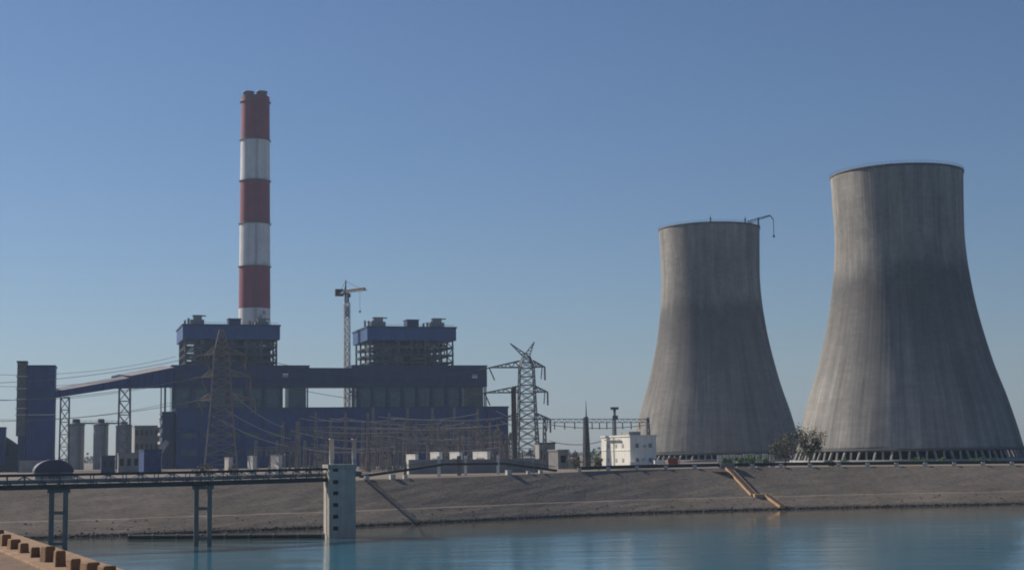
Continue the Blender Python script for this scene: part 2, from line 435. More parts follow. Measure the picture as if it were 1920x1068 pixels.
for i in range(-3, 12):
    q = S0.lerp(S1, i/5.0)
    if gs is None:
        sb = MB(); pts = []
        for z, f in ((-.1, 1), (.5, .84)):
            for sa, sn in ((-1,-1),(1,-1),(1,1),(-1,1)): d2 = Matrix.Rotation(.12, 3, 'Z') @ dd; n2_ = Matrix.Rotation(.12, 3, 'Z') @ nn; pts.append(q + d2*sa*.27*f + n2_*sn*.17*f + Vector((0,0,z)))
        sb.hexa(pts)
        gs = sb.build('guard_stone', M['stone'], origin=q, bevel=.04)
        tag(gs, 'low brown guard stone in the row along the dam road edge', 'guard stone', 'guard stones along the dam road'); o = gs
    else:
        o = copy_tree(gs, loc=q); o.rotation_euler.z = random.uniform(-.1, .1); o.scale = (random.uniform(.8, 1.25), random.uniform(.85, 1.2), random.uniform(.75, 1.15)); o.location = o.location + dd*random.uniform(-.25, .25)

# ---------------------------------------------------------------- cooling towers
PROF = [(0, 47.5), (.04, 46.3), (.072, 45.4), (.182, 41.7), (.293, 37.3), (.403, 33.8), (.514, 30.9), (.624, 28.9), (.70, 28.0), (.77, 27.6), (.845, 27.75), (.956, 28.15), (1, 28.4)]
def prof_r(f):
    for i in range(len(PROF)-1):
        if f <= PROF[i+1][0]:
            p0, p1, p2, p3 = PROF[max(i-1, 0)], PROF[i], PROF[i+1], PROF[min(i+2, len(PROF)-1)]
            tt = (f-p1[0])/(p2[0]-p1[0]); h = p2[0]-p1[0]
            m1 = (p2[1]-p0[1])/(p2[0]-p0[0]) if p2[0] != p0[0] else 0; m2 = (p3[1]-p1[1])/(p3[0]-p1[0])
            return (2*tt**3-3*tt**2+1)*p1[1] + (tt**3-2*tt**2+tt)*h*m1 + (-2*tt**3+3*tt**2)*p2[1] + (tt**3-tt**2)*h*m2
    return PROF[-1][1]
def cooling_tower(pxl, pyl, D, H, label, mat, seed):
    q = P(pxl, pyl, D - 47)
    q = Vector((q.x*D/(D-47), D, q.z)); lip = q.z
    base = Vector((q.x, D, 11.5))
    rt = thing('cooling_tower', base, label, 'cooling tower', 'hyperbolic cooling towers')
    NN = 72
    out = [(prof_r(i/NN), lip - 11.5 + H*i/NN) for i in range(NN+1)]
    inn = [(r_-.5, z) for r_, z in out][::-1]
    sh = MB(); sh.lathe(out + inn, base, 160, closed=True)
    so_ = sh.build('shell', mat, rt)
    rm = MB(); r1 = out[-1][0]; zt = out[-1][1]
    rm.lathe([(r1+.02, zt-.7), (r1+.35, zt-.4), (r1+.35, zt+.2), (r1-.9, zt+.2), (r1-.9, zt-.2)], base, 160)
    rm.build('rim_walkway', M['stained'], rt)
    rl = MB(); n = 90
    for i in range(n):
        a = 2*math.pi*i/n; c = base + Vector((math.cos(a)*(r1+.2), math.sin(a)*(r1+.2), zt+.2)); rl.beam(c, c+Vector((0,0,1.1)), .07)
    for hgt in (.6, 1.1): rl.lathe([(r1+.17, zt+.2+hgt-.03), (r1+.23, zt+.2+hgt-.03), (r1+.23, zt+.2+hgt+.03), (r1+.17, zt+.2+hgt+.03)], base, 90, closed=True)
    rl.build('railing', M['steel'], rt)
    lb = MB(); lb.lathe([(47.2, lip-11.5-.5), (47.62, lip-11.5-.5), (47.62, lip-11.5+.3), (47.3, lip-11.5+.6)], base, 160)
    lb.build('ring_beam', M['stained'], rt)
    bs = MB(); bs.lathe([(50.5, -.5), (50.5, 1.4), (50.0, 1.4), (50.0, .2), (0.1, .2)], base, 120)
    bs.build('basin', M['concrete'], rt)
    fl = MB(); fl.lathe([(40, .25), (40, lip-11.5+2), (.1, lip-11.5+2)], base, 60)
    fl.build('fill_pack', M['dark'], rt)
    n = 44; da = 2*math.pi/n
    for sg in (-1, 1):
        lg = None
        for i in range(n):
            if lg is None:
                b = MB(); b.beam(base + Vector((49.0*math.cos(sg*da*.20), 49.0*math.sin(sg*da*.20), .2)), base + Vector((47.0*math.cos(sg*da*.29), 47.0*math.sin(sg*da*.29), lip-11.5-.4)), .8)
                lg = b.build('leg', M['leg_concrete'], rt)
            else:
                c = lg.copy(); C.objects.link(c); c.parent = rt; c.rotation_euler.z = da*i
    return rt, base, lip, r1, zt
TR = cooling_tower(1703, 843, 648, 119.8, 'larger nearer concrete cooling tower standing close behind the bank', tower_mat('concrete_shell_near', 119.8, 0, 1.0), 0)
TL = cooling_tower(1342, 850, 839, 126.2, 'smaller-looking farther concrete cooling tower with a hoist arm on its rim', tower_mat('concrete_shell_far', 126.2, 57, .95), 1)
# hoist arm and masts on the far tower's rim
bl, r1, zt = TL[1], TL[3], TL[4]
rc = bl + Vector((r1*.93, -r1*.35, zt+.3))
hr = thing('rim_hoist', rc, 'small bent hoist arm leaning out from the far cooling tower rim', 'hoist')
b = MB(); b.beam(rc, rc+Vector((0,0,4.5)), .9); b.beam(rc+Vector((-6,0,2.5)), rc+Vector((6.5,-1,5.6)), .5); b.beam(rc+Vector((-6,0,1)), rc+Vector((6.5,-1,5.2)), .3)
for i in range(6): b.beam(rc+Vector((-6+2*i,0,1.2+.6*i)), rc+Vector((-5+2*i,0,2.8+.5*i)), .25)
b.beam(rc+Vector((6.5,-1,5.5)), rc+Vector((8.3,-1,3.2)), .5)
b.build('boom', M['steel'], hr)
b = MB(); b.beam(rc+Vector((8.3,-1,3.4)), rc+Vector((8.3,-1,-6)), .35); b.box(rc+Vector((8.3,-1,-6.3)), (1,1,1.2)); b.build('cable', M['steel'], hr)
b = MB(); b.box(rc+Vector((-5,0,1)), (2.5,2,1.6)); b.build('counterweight', M['steel'], hr)
for dx, lab in ((-.1, 'thin aerial mast standing midway along the far cooling tower rim'), (.6, 'thin aerial mast standing beside the hoist on the far tower rim')):
    b = MB(); q = bl + Vector((r1*dx, -r1*math.sqrt(1-dx*dx), zt+.2)); b.tube(q, q+Vector((0,0,3.6)), .22, .12, 6); b.box(q+Vector((0,0,1.6)), (.9,.5,1.2)); b.box(q+Vector((0,0,.2)), (1,1,.4))
    tag(b.build('rim_mast', M['steel'], origin=q), lab, 'mast', 'masts on the far tower rim')

# ---------------------------------------------------------------- chimney
D = 1120
q = P(476, 868, D); base = Vector((q.x, D, 11.5))
top = P(470, 183, D).z - 11.5
ys = [183, 264, 340, 420, 500, 579]
zs = [P(472, y, D).z - 11.5 for y in ys]
ct = thing('chimney', base, 'tall red and white banded chimney rising behind the plant', 'chimney')
b = MB(); prof = []; zl = [0, zs[5]-32] + zs[::-1]
def chr_(z): return 12.6 - 1.9*z/top
prof = [(chr_(z), z) for z in zl]
b.lathe(prof, base, 64, mfun=lambda i: 0 if (len(prof)-1-i) % 2 == 1 else 1)
b.lathe([(chr_(top), top), (chr_(top)-.8, top), (chr_(top)-.8, top-3), (.1, top-3)], base, 64, mi=2)
b.build('shell', [M['red'], M['offwhite'], M['concrete']], ct)
for i, z in enumerate((zs[0]-4, zs[1], zs[2], zs[3], zs[4])):
    b = MB(); r_ = chr_(z)
    b.lathe([(r_+.03, z-.6), (r_+1.0, z-.3), (r_+1.0, z), (r_+.03, z)], base, 48); b.lathe([(r_+.95, z+1.0), (r_+1.05, z+1.0), (r_+1.05, z+1.1), (r_+.95, z+1.1)], base, 48, closed=True)
    b.build('platform', M['steel'], ct)
b = MB()
for sx in (-.5, .5): b.beam(base+Vector((3+sx, -chr_(0)-.3+.5, 0)), base+Vector((3+sx, -chr_(top)-.3+.5, top)), .18)
b.build('ladder', M['steel'], ct)
for sx in (-1, 1):
    b = MB(); c = base + Vector((sx*5.0, -1.2, 0))
    b.lathe([(4.0, top-2), (4.0, top+3.2), (4.35, top+3.3), (4.35, top+4.1), (3.6, top+4.1), (3.6, top-1)], c, 28)
    b.build('flue', M['steel'], ct)
b = MB()
for i in range(9):
    z = zs[5] - 31 + i*3; b.box(base + Vector((4.5 + (i % 3)*2.4, -chr_(z)-1.0, z + 3)), (1.8, 2, 2.4))
b.build('service_platform', M['duct'], ct)

# ---------------------------------------------------------------- power block, laid out along one yawed facade line
PSI = R(17)
U = Vector((math.cos(PSI), math.sin(PSI), 0)); V = Vector((-math.sin(PSI), math.cos(PSI), 0))
q = P(330, 765, 900); FA = Vector((q.x, q.y, 0))
def fac(px, py, v0=0):
    d = ray(px, py); A = FA + V*v0
    s = (A - EYEP).dot(V) / d.dot(V); w_ = EYEP + d*s
    return (w_ - A).dot(U), w_.z
def W(u, v, z): q = FA + U*u + V*v; return Vector((q.x, q.y, z))
def fbox(b, ua, ub, va, vb, za, zb, mi=0):
    return b.hexa([W(ua,va,za), W(ub,va,za), W(ub,vb,za), W(ua,vb,za), W(ua,va,zb), W(ub,va,zb), W(ub,vb,zb), W(ua,vb,zb)], mi)
def fz(px, py, v0=0): return fac(px, py, v0)[1]
def fu(px, py, v0=0): return fac(px, py, v0)[0]
G = 11.5
# turbine hall
hv = -32
ha, hb, hz_ = fu(330, 800, hv), fu(953, 800, hv), fz(760, 762, hv)
th = thing('turbine_hall', W(ha, hv, G), 'long low blue turbine hall under the row of boiler houses', 'building')
b = MB(); fbox(b, ha, hb, hv, -1, G, hz_-1.2); b.build('wall', M['navy'], th)
b = MB(); fbox(b, ha-.4, hb+.4, hv-.4, -.8, hz_-1.2, hz_); b.build('roof', M['navy_dark'], th)
nb = 16
for i in range(nb+1):
    uu = ha + .9 + (hb-ha-1.8)*i/nb
    b = MB(); fbox(b, uu-.35, uu+.35, hv-.35, hv-.005, G, hz_-1.25); b.build('pilaster', M['slate'], th)
for i in range(nb):
    ua = ha + .9 + (hb-ha-1.8)*(i+.16)/nb; ub = ha + .9 + (hb-ha-1.8)*(i+.84)/nb
    for za, zb in ((G+17.5, G+20.5), (G+7.5, G+11)):
        b = MB(); fbox(b, ua, ub, hv-.12, hv-.006, za, zb); b.build('window', M['teal'], th)
b = MB(); fbox(b, fu(545, 840, hv), fu(566, 840, hv), hv-.15, hv-.007, G, G+8); b.build('door', M['steel'], th)
# lit side annex with its stair slabs
an = thing('annex', W(ha-8, hv+6, G), 'narrow pale-sided annex against the end of the turbine hall', 'building')
b = MB(); fbox(b, ha-7.5, ha-.6, hv+4, hv+28, G, fz(318, 771, hv+4)); b.build('wall', M['slate'], an)
for i in range(6):
    z = G + 4.5 + i*5
    b = MB(); fbox(b, ha-8.6, ha-7.52, hv+5, hv+26, z, z+1.6); b.build('balcony', M['trim'], an)
b = MB(); b.beam(W(ha-8.8, hv+5, G+9), W(ha-4.5, hv+3.2, G+16), 2.4, 3); b.build('duct', M['roofing'], an)

# bunker bay band
bz0, bz1 = fz(600, 725), fz(450, 684)
bg_ = thing('bunker_bay', W(fu(322, 700), 0, hz_), 'dark blue raised coal bunker bay running between both boiler houses', 'building')
zc_ = fz(620, 689)
zr_ = fz(780, 684)
ua, ub, uc, ud = fu(322, 700), fu(580, 700), fu(660, 700), fu(913, 700)
b = MB(); fbox(b, ua, ub, 0, 19, bz0, bz1-.6); fbox(b, uc, ud, 0, 19, bz0, zr_-.6); fbox(b, ub, uc, .8, 17, bz0, zc_)
b.build('wall', M['navy_dark'], bg_)
for x0_, x1_, zt_ in ((ua, ub, bz1), (uc, ud, zr_)):
    b = MB(); fbox(b, x0_-.3, x1_+.3, -.3, 19.3, zt_-.6, zt_); b.build('roof', M['slate'], bg_)
    b = MB(); fbox(b, x0_+.2, x1_-.2, -.25, -.004, (bz0+zt_)/2-.1, (bz0+zt_)/2+.5); b.build('trim', M['slate'], bg_)
for (x, y) in ((535, 703), (890, 705)):
    uu, zz = fac(x, y); b = MB(); fbox(b, uu-1.7, uu+1.7, -.2, -.003, zz-1.1, zz+1.1); b.build('louvre', M['white'], bg_)
# glazed storeys under the band, with real gaps to the sky
zt0 = hz_ - 6
for xa, xb, bays in ((322, 530, 6), (541, 574, 1), (668, 866, 7), (875, 906, 1)):
    x0_, x1_ = fu(xa, 745, 2), fu(xb, 745, 2)
    b = MB(); fbox(b, x0_, x1_, 2, 17, zt0-10, bz0-.01); b.build('lower_wall', M['teal'], bg_)
    if bays > 1:
        for i in range(bays+1):
            uu = x0_ + .8 + (x1_-x0_-1.6)*i/bays
            b = MB(); fbox(b, uu-.8, uu+.8, 1.2, 1.99, zt0-10, bz0-.01); b.build('column', M['navy_dark'], bg_)
        for i in range(bays):
            w0 = x0_+.8+(x1_-x0_-1.6)*(i+.22)/bays; w1 = x0_+.8+(x1_-x0_-1.6)*(i+.80)/bays
            zb_, zt_ = hz_+.6, bz0-1.4 - random.choice((0, .8, 2.0))
            f_ = MB(); fbox(f_, w0-.3, w1+.3, 1.80, 1.985, zb_-.3, zt_+.3); fo = f_.build('window', M['slate'], bg_)
            g_ = MB(); fbox(g_, w0, w1, 1.74, 1.798, zb_, zt_)
            for kx in (1, 2, 3): fbox(g_, w0+(w1-w0)*kx/4-.09, w0+(w1-w0)*kx/4+.09, 1.66, 1.739, zb_, zt_, 1)
            fbox(g_, w0, w1, 1.655, 1.735, (zb_+zt_)/2-.09, (zb_+zt_)/2+.09, 1)
            g_.build('pane', [M['pane'], M['slate']], fo)
for px in (577, 661, 664, 909, 912):
    uu = fu(px, 745, 3); b = MB(); b.beam(W(uu, 4, zt0-10), W(uu, 4, bz0-.01), .8); b.build('column', M['galv'], bg_)
for y in (735, 741):
    uu0, uu1 = fu(655, y, 5), fu(667, y, 5); zz = fz(660, y, 5); b = MB(); b.beam(W(uu0, 5, zz), W(uu1, 5, zz), .6); b.build('bracing', M['steel'], bg_)
b = MB(); b.beam(W(fu(656, 730, 5), 5, fz(656, 730, 5)), W(fu(666, 745, 5), 5, fz(666, 745, 5)), .5); b.build('bracing', M['steel'], bg_)

# boiler houses
def boiler(xa, xb, ytop, ybot, label, caps, seed):
    rnd = random.Random(seed)
    v0, v1 = 21, 67
    a, c = fu(xa, ytop+10, v0), fu(xb, ytop+10, v0)
    zt = fz((xa+xb)/2, ytop, v0); zb = fz((xa+xb)/2, ybot, v0); zd = fz((xa+xb)/2, 690, v0) - 6
    bo = thing('boiler_house', W((a+c)/2, (v0+v1)/2, G), label, 'boiler house', 'boiler houses')
    b = MB(); fbox(b, a-1.5, c+1.5, v0-1.5, v1+1.5, zb, zt-1); b.build('roof_cladding', M['blue'], bo)
    b = MB(); fbox(b, a-2, c+2, v0-2, v1+2, zt-1, zt); b.build('roof', M['navy_dark'], bo)
    # steel columns and floors
    nc = 7
    for j, vv in enumerate((v0, v0+15, v0+31, v1)):
        for i in range(nc):
            uu = a + .6 + (c-a-1.2)*i/(nc-1)
            b = MB(); b.beam(W(uu, vv, G), W(uu, vv, zb+.5), 1.1); b.build('column', M['steel'], bo)
    nf = 5; zf = [zd + (zb-zd)*i/nf for i in range(nf+1)]
    for i, z in enumerate(zf[:-1]):
        b = MB()
        for vv in (v0, v0+15, v0+31, v1): b.beam(W(a, vv, z), W(c, vv, z), .6, .9)
        for kk in range(nc):
            uu = a + .6 + (c-a-1.2)*kk/(nc-1); b.beam(W(uu, v0, z), W(uu, v1, z), .5, .8)
        fbox(b, a, a+5, v0, v1, z+.5, z+.7); fbox(b, c-6, c, v0, v1, z+.5, z+.7); fbox(b, a, c, v0, v0+3.5, z+.5, z+.7)
        for kk in range(30): uu = a+(c-a)*kk/29; b.beam(W(uu, v0-.1, z+.7), W(uu, v0-.1, z+1.8), .12)
        b.beam(W(a, v0-.1, z+1.8), W(c, v0-.1, z+1.8), .14)
        b.build('floor', M['steel'], bo)
    for i in (1, 4):
        b = MB()
        for z0_, z1_ in zip(zf, zf[1:]):
            uu0 = a+.6+(c-a-1.2)*i/(nc-1); uu1 = a+.6+(c-a-1.2)*(i+1)/(nc-1)
            b.beam(W(uu0, v0, z0_), W(uu1, v0, z1_), .45); b.beam(W(uu1, v0, z0_), W(uu0, v0, z1_), .45)
        b.build('bracing', M['steel'], bo)
    for uu, da_, db_ in ((a+.6, v0, v0+15), (c-.6, v0+15, v0)):
        b = MB()
        for kz, (z0_, z1_) in enumerate(zip(zf, zf[1:])):
            va_, vb_ = (da_, db_) if kz % 2 else (db_, da_)
            b.beam(W(uu, va_, z0_), W(uu, vb_, z1_), .45)
        b.build('bracing', M['steel'], bo)
    b = MB(); wd = c - a
    fbox(b, a+wd*.20, a+wd*.50, v0+9, v1-10, G+6, zb-.2); b.build('furnace', M['furnace'], bo)
    b = MB(); fbox(b, a+wd*.50+.1, a+wd*.78, v0+12, v1-12, G+9, zb-2.5); b.build('back_pass', M['furnace'], bo)
    for i in range(26):
        uu = a + wd*rnd.uniform(.06, .94); z = rnd.uniform(zd, zb-4); ll = rnd.uniform(2, 9); vv = rnd.uniform(v0+1.5, v0+7)
        b = MB()
        if i % 3 == 0: b.tube(W(uu, vv, z), W(uu, vv, min(zb-.5, z+ll*1.8)), rnd.uniform(.4, 1.0), n=10)
        elif i % 3 == 1: b.tube(W(uu, vv, z+1.5), W(min(uu+ll*1.5, c-1), vv, z+1.5), rnd.uniform(.35, .8), n=10)
        else: fbox(b, uu, min(uu+ll*.7, c-1), vv, vv+3, z+.7, z+.7+rnd.uniform(1.5, 4.2))
        b.build('ductwork', M[rnd.choice(('duct', 'duct', 'steelb', 'steel', 'greywall', 'furnace'))], bo)
    for kind, x0_, x1_, y0_ in caps:
        u0_, u1_ = fu(x0_, ytop, v0+8), fu(x1_, ytop, v0+8); z1_ = fz((x0_+x1_)/2, y0_, v0+8)
        b = MB()
        if kind == 'box':
            fbox(b, u0_, u1_, v0+6, v0+16, zt+.003, z1_-.4); fbox(b, u0_-.4, u1_+.4, v0+5.6, v0+16.4, z1_-.4, z1_); b.build('lift_house', M['navy_dark'], bo)
        else:
            w_ = u1_-u0_; hh = z1_-zt
            fbox(b, u0_+w_*.3, u1_, v0+7, v0+12, zt+.003, zt+hh*.55); fbox(b, u0_+w_*.45, u1_-w_*.1, v0+8, v0+11, zt+hh*.55, z1_)
            fbox(b, u0_+w_*.4, u1_+w_*.12, v0+7.5, v0+11.5, z1_-.7, z1_-.2)
            for i in range(5): b.tube(W(u0_+w_*(.02+.2*i), v0+9+i % 2, zt), W(u0_+w_*(.02+.2*i), v0+9+i % 2, zt+hh*rnd.uniform(.35, .8)), .7, n=10)
            b.beam(W(u0_, v0+6, zt+hh*.45), W(u1_, v0+6, zt+hh*.45), .25)
            for i in range(7): b.beam(W(u0_+w_*i/6, v0+6, zt), W(u0_+w_*i/6, v0+6, zt+hh*.45), .2)
            b.build('roof_vent', M['duct'], bo)
    b = MB(); b.beam(W(a, v0-1.2, zt+1.1), W(c, v0-1.2, zt+1.1), .14)
    for i in range(32): uu = a+(c-a)*i/31; b.beam(W(uu, v0-1.2, zt), W(uu, v0-1.2, zt+1.1), .12)
    b.build('railing', M['steel'], bo)
    return bo
boiler(347, 520, 608, 636, 'blue-roofed boiler house directly in front of the banded chimney', [('vent', 346, 382, 590), ('box', 428, 451, 597), ('vent', 468, 502, 596)], 3)
boiler(692, 850, 612, 638, 'blue-roofed boiler house beside the tower crane', [('vent', 684, 722, 594), ('box', 762, 784, 599), ('vent', 794, 832, 596)], 5)

# ---------------------------------------------------------------- tower crane
D = 985
q = P(651, 868, D); cb = Vector((q.x, D, G))
cz = lambda y: P(650, y, D).z
tc = thing('tower_crane', cb, 'pale tower crane standing between the two boiler houses', 'crane')
def lattice(b, levels, cx, cy, t_, rz=0, tb=None, mi=0):
    """four legs and crossed bracing through [(z, half width)]"""
    tb = tb or t_*.6
    cs = []
    for z, hw in levels:
        ring = []
        for sx, sy in ((-1,-1),(1,-1),(1,1),(-1,1)):
            x, y = sx*hw, sy*hw
            ring.append(Vector((cx + x*math.cos(rz) - y*math.sin(rz), cy + x*math.sin(rz) + y*math.cos(rz), z)))
        cs.append(ring)
    for r0, r1_ in zip(cs, cs[1:]):
        for i in range(4):
            j = (i+1) % 4
            b.beam(r0[i], r1_[i], t_, mi=mi); b.beam(r0[i], r1_[j], tb, mi=mi); b.beam(r0[j], r1_[i], tb, mi=mi); b.beam(r1_[i], r1_[j], tb, mi=mi)
    return cs
def lev(z0, z1, h0, h1, n): return [(z0+(z1-z0)*i/n, h0+(h1-h0)*i/n) for i in range(n+1)]
b = MB(); lattice(b, lev(G, cz(568), 1.7, 1.7, 24), cb.x, cb.y, .75, .3, .5); b.build('mast', M['crane'], tc)
b = MB(); b.box((cb.x, cb.y, (cz(594)+cz(574))/2), (3.2, 3.2, cz(574)-cz(594))); b.build('climbing_cage', M['steel'], tc)
b = MB(); lattice(b, lev(cz(568), cz(548), 1.1, 1.1, 3), cb.x, cb.y, .5, .3); b.build('slewing_head', M['steel'], tc)
b = MB(); b.beam(Vector((cb.x-.6, cb.y, cz(552))), Vector((cb.x-.6, cb.y, cz(525))), .7); b.beam(Vector((cb.x-2, cb.y, cz(552))), Vector((cb.x-.6, cb.y, cz(532))), .5); b.build('apex', M['steel'], tc)
jd = Vector((14.6, -24, 0))
zj = cz(548)
b = MB(); p0 = Vector((cb.x, cb.y, zj)); p1 = p0 + jd + Vector((0, 0, -1.2))
def truss(b, p0, p1, hw, hh, n, t_, up=Vector((0,0,1))):
    d = (p1-p0).normalized(); s_ = d.cross(up).normalized()*hw
    for i in range(n):
        a = p0 + (p1-p0)*i/n; c = p0 + (p1-p0)*(i+1)/n; mid = (a+c)/2 + up*hh
        b.beam(a-s_, c-s_, t_); b.beam(a+s_, c+s_, t_); b.beam(a-s_, mid, t_*.7); b.beam(a+s_, mid, t_*.7); b.beam(c-s_, mid, t_*.7); b.beam(c+s_, mid, t_*.7); b.beam(a-s_, a+s_, t_*.7)
        if i < n-1: b.beam(mid, mid + (p1-p0)/n, t_)
truss(b, p0, p1, 1.0, 1.7, 12, .5); b.build('jib', M['steelb'], tc)
b = MB(); truss(b, p0, p0 - jd*.42 + Vector((0,0,.2)), 1.0, 1.0, 4, .5); b.build('counter_jib', M['steelb'], tc)
b = MB(); c0 = p0 - jd*.42; b.box(c0+Vector((0,0,1.0)), (5.5, 3.0, 4.6), .3); b.build('counterweight', M['black'], tc)
b = MB(); b.box(p0 + Vector((1.8, -1.5, -2.2)), (1.8, 1.8, 2.4)); b.build('cab', M['steel'], tc)
b = MB(); b.beam(Vector((cb.x-.6, cb.y, cz(527))), p0+jd*.7+Vector((0,0,1)), .22); b.beam(Vector((cb.x-.6, cb.y, cz(527))), c0+Vector((0,0,1.4)), .22); b.build('tie', M['steel'], tc)
b = MB(); hk = p0+jd*.72; b.beam(hk, hk-Vector((0,0,14)), .15); b.box(hk-Vector((0,0,14.5)), (1,.7,1.4)); b.build('hook', M['steel'], tc)

# ---------------------------------------------------------------- transfer tower and inclined conveyor
def yawed(px, py, D, psi=PSI):
    q = P(px, py, D); A = Vector((q.x, q.y, 0)); u_ = Vector((math.cos(psi), math.sin(psi), 0)); v_ = Vector((-math.sin(psi), math.cos(psi), 0))
    def f(x, y, v0=0):
        d = ray(x, y); B = A + v_*v0; s = (B-EYEP).dot(v_)/d.dot(v_); w_ = EYEP + d*s; return (w_-B).dot(u_), w_.z
    def Wd(a, c, z): r_ = A + u_*a + v_*c; return Vector((r_.x, r_.y, z))
    def bx(b, a, c, va, vb, za, zb, mi=0): return b.hexa([Wd(a,va,za), Wd(c,va,za), Wd(c,vb,za), Wd(a,vb,za), Wd(a,va,zb), Wd(c,va,zb), Wd(c,vb,zb), Wd(a,vb,zb)], mi)
    return f, Wd, bx
f, Wd, bx = yawed(50, 800, 790, R(14))
a1, a2 = f(50, 800)[0], f(101, 800)[0]; zt = f(75, 684)[1]
tt = thing('transfer_tower', Wd((a1+a2)/2, 8, G), 'tall blue conveyor transfer tower with a darker stair shaft', 'building')
b = MB(); bx(b, a1, a2, 0, 16, G, zt-1); b.build('wall', M['navy'], tt)
b = MB(); bx(b, a1-.3, a2+.3, -.3, 16.3, zt-1, zt); b.build('roof', M['navy_dark'], tt)
s1, s2 = f(32, 700)[0], f(50, 700)[0]; zs_ = f(41, 676)[1]
b = MB(); bx(b, s1, s2-.02, .6, 9, G+19, zs_-.8); b.build('stair_shaft', M['steel'], tt)
b = MB(); bx(b, s1-.4, s2+.1, .2, 9.4, zs_-.8, zs_); b.build('shaft_roof', M['black'], tt)
b = MB(); bx(b, s1+1, s2-.02, .5, 9.02, G, G+18.9); b.build('shaft_base', M['navy_dark'], tt)
for y in (705, 728, 748, 765, 777):
    z = f(45, y)[1]; b = MB(); bx(b, s1-.5, s2+.2, -.35, 9.5, z-.25, z+.25); b.build('landing', M['trim'], tt)
z = f(75, 777)[1]; b = MB(); bx(b, a1+.4, a2+.15, -.2, -.004, z-.25, z+.25); b.build('trim', M['trim'], tt)
for y in (693, 712, 736): 
    z = f(75, y)[1]; b = MB(); bx(b, a1+.5, a2-.5, -.16, -.003, z-.3, z+.3); b.build('louvre', M['slate'], tt)
z = f(75, 862)[1]; b = MB(); bx(b, a1-3, a2-1, -6, -.4, G, z); b.build('skirt_building', M['greywall'], tt)

cv = thing('conveyor_gallery', P(180, 730, 830), 'inclined blue conveyor gallery climbing from the transfer tower to the bunker bay', 'conveyor')
pa, pb_, pc = P(99, 740, 800), P(244, 718, 862), P(326, 706, 897)
def gal(p, q, t0, b0, t1, b1, wd):
    """gallery section between p and q whose front top and bottom follow the photo heights t, b"""
    d = (q-p); d.z = 0; d.normalize(); n_ = Vector((-d.y, d.x, 0))*wd
    pts = []
    for (x, top_, bot_) in ((p, t0, b0), (q, t1, b1)): pts.append((x, top_, bot_))
    (P0, T0, B0), (P1, T1, B1) = pts
    v_ = lambda X, z, o_: Vector((X.x, X.y, z)) + o_
    Z0 = Vector((0,0,0))
    b = MB(); b.hexa([v_(P0,B0,Z0), v_(P1,B1,Z0), v_(P1,B1,n_), v_(P0,B0,n_), v_(P0,T0,Z0), v_(P1,T1,Z0), v_(P1,T1,n_), v_(P0,T0,n_)])
    so_ = b.build('section', M['navy'], cv)
    r_ = MB(); e = d*.0
    r_.hexa([v_(P0,T0+.01,-n_*.04), v_(P1,T1+.01,-n_*.04), v_(P1,T1+.01,n_*1.04), v_(P0,T0+.01,n_*1.04), v_(P0,T0+.35,n_*.2), v_(P1,T1+.35,n_*.2), v_(P1,T1+1.2,n_*.6), v_(P0,T0+1.2,n_*.6)])
    r_.build('section_roof', M['roofing'], cv)
    n = max(4, int((P1-P0).length/6))
    for i in range(n+1):
        X = P0.lerp(P1, i/n); bz = B0+(B1-B0)*i/n; tz = T0+(T1-T0)*i/n
        tr = MB(); tr.beam(v_(X,bz+.02,-n_*.03), v_(X,tz-.02,-n_*.03), .3); tr.build('rib', M['slate'], cv)
zz = lambda x, y, q: P(x, y, q.y).z
gal(pa, pb_, zz(100,734,pa), zz(100,746,pa), zz(244,708,pb_), zz(244,724,pb_), 9)
gal(pb_, pc, zz(244,704,pb_), zz(244,727,pb_), zz(322,688,pc), zz(322,726,pc), 14)
for px, hw, pt, yt in ((121, 2.2, .12, 745), (233, 3.0, .9, 726)):
    X = P(px, 800, 805 + 60*pt + 3); b = MB()
    lattice(b, lev(G, P(px, yt, X.y).z, hw*1.15, hw, 6), X.x, X.y, .7, PSI, .4); b.build('trestle', M['galv'], cv)
X = P(309, 800, 897); b = MB(); b.beam(Vector((X.x, X.y, G)), Vector((X.x, X.y, P(309, 726, X.y).z)), 1.0); b.beam(Vector((X.x-2.4, X.y, G)), Vector((X.x-2.4, X.y, P(303, 726, X.y).z)), .6); b.build('prop', M['galv'], cv)

# ---------------------------------------------------------------- silos, grey works building, sheds on the left
for i, (x0_, x1_, y0_, cap, lab) in enumerate(((126, 157, 795, 785, 'grey silo with a dark cap nearest the transfer tower'), (175, 202, 795, 785, 'middle grey silo standing alone between bright gaps'), (217, 246, 797, 790, 'grey silo behind the taller conveyor trestle'))):
    D = 930; c = P((x0_+x1_)/2, 860, D); r_ = (x1_-x0_)/2/F*D; z1 = P((x0_+x1_)/2, y0_, D).z; zc2 = P((x0_+x1_)/2, cap, D).z
    st = thing('silo', (c.x, D, G), lab, 'silo', 'ash silos behind the conveyor')
    b = MB(); b.lathe([(r_, 0), (r_, z1-G), (r_*.98, z1-G+.4), (.05, z1-G+1.2)], (c.x, D, G), 40); b.build('body', M['silo'], st)
    b = MB(); b.tube((c.x, D, z1+.2), (c.x, D, zc2), r_*.5, r_*.45, 16); b.build('cap', M['steel'], st)
    b = MB(); b.lathe([(r_+.05, z1-G-.6), (r_+.8, z1-G-.6), (r_+.8, z1-G-.3), (r_+.05, z1-G-.3)], (c.x, D, G), 40); b.build('walkway', M['steel'], st)
    b = MB(); b.beam((c.x+r_*.75, D-r_*.8, G), (c.x+r_*.75, D-r_*.8, z1), .7); b.build('ladder', M['galv'], st)
q0, q1 = P(150, 793, 930), P(230, 793, 930)
b = MB(); b.beam(q0, q1, 1.2, .9)
for i in range(9): b.beam(q0.lerp(q1, i/8), q0.lerp(q1, i/8)+Vector((0,0,1.5)), .15)
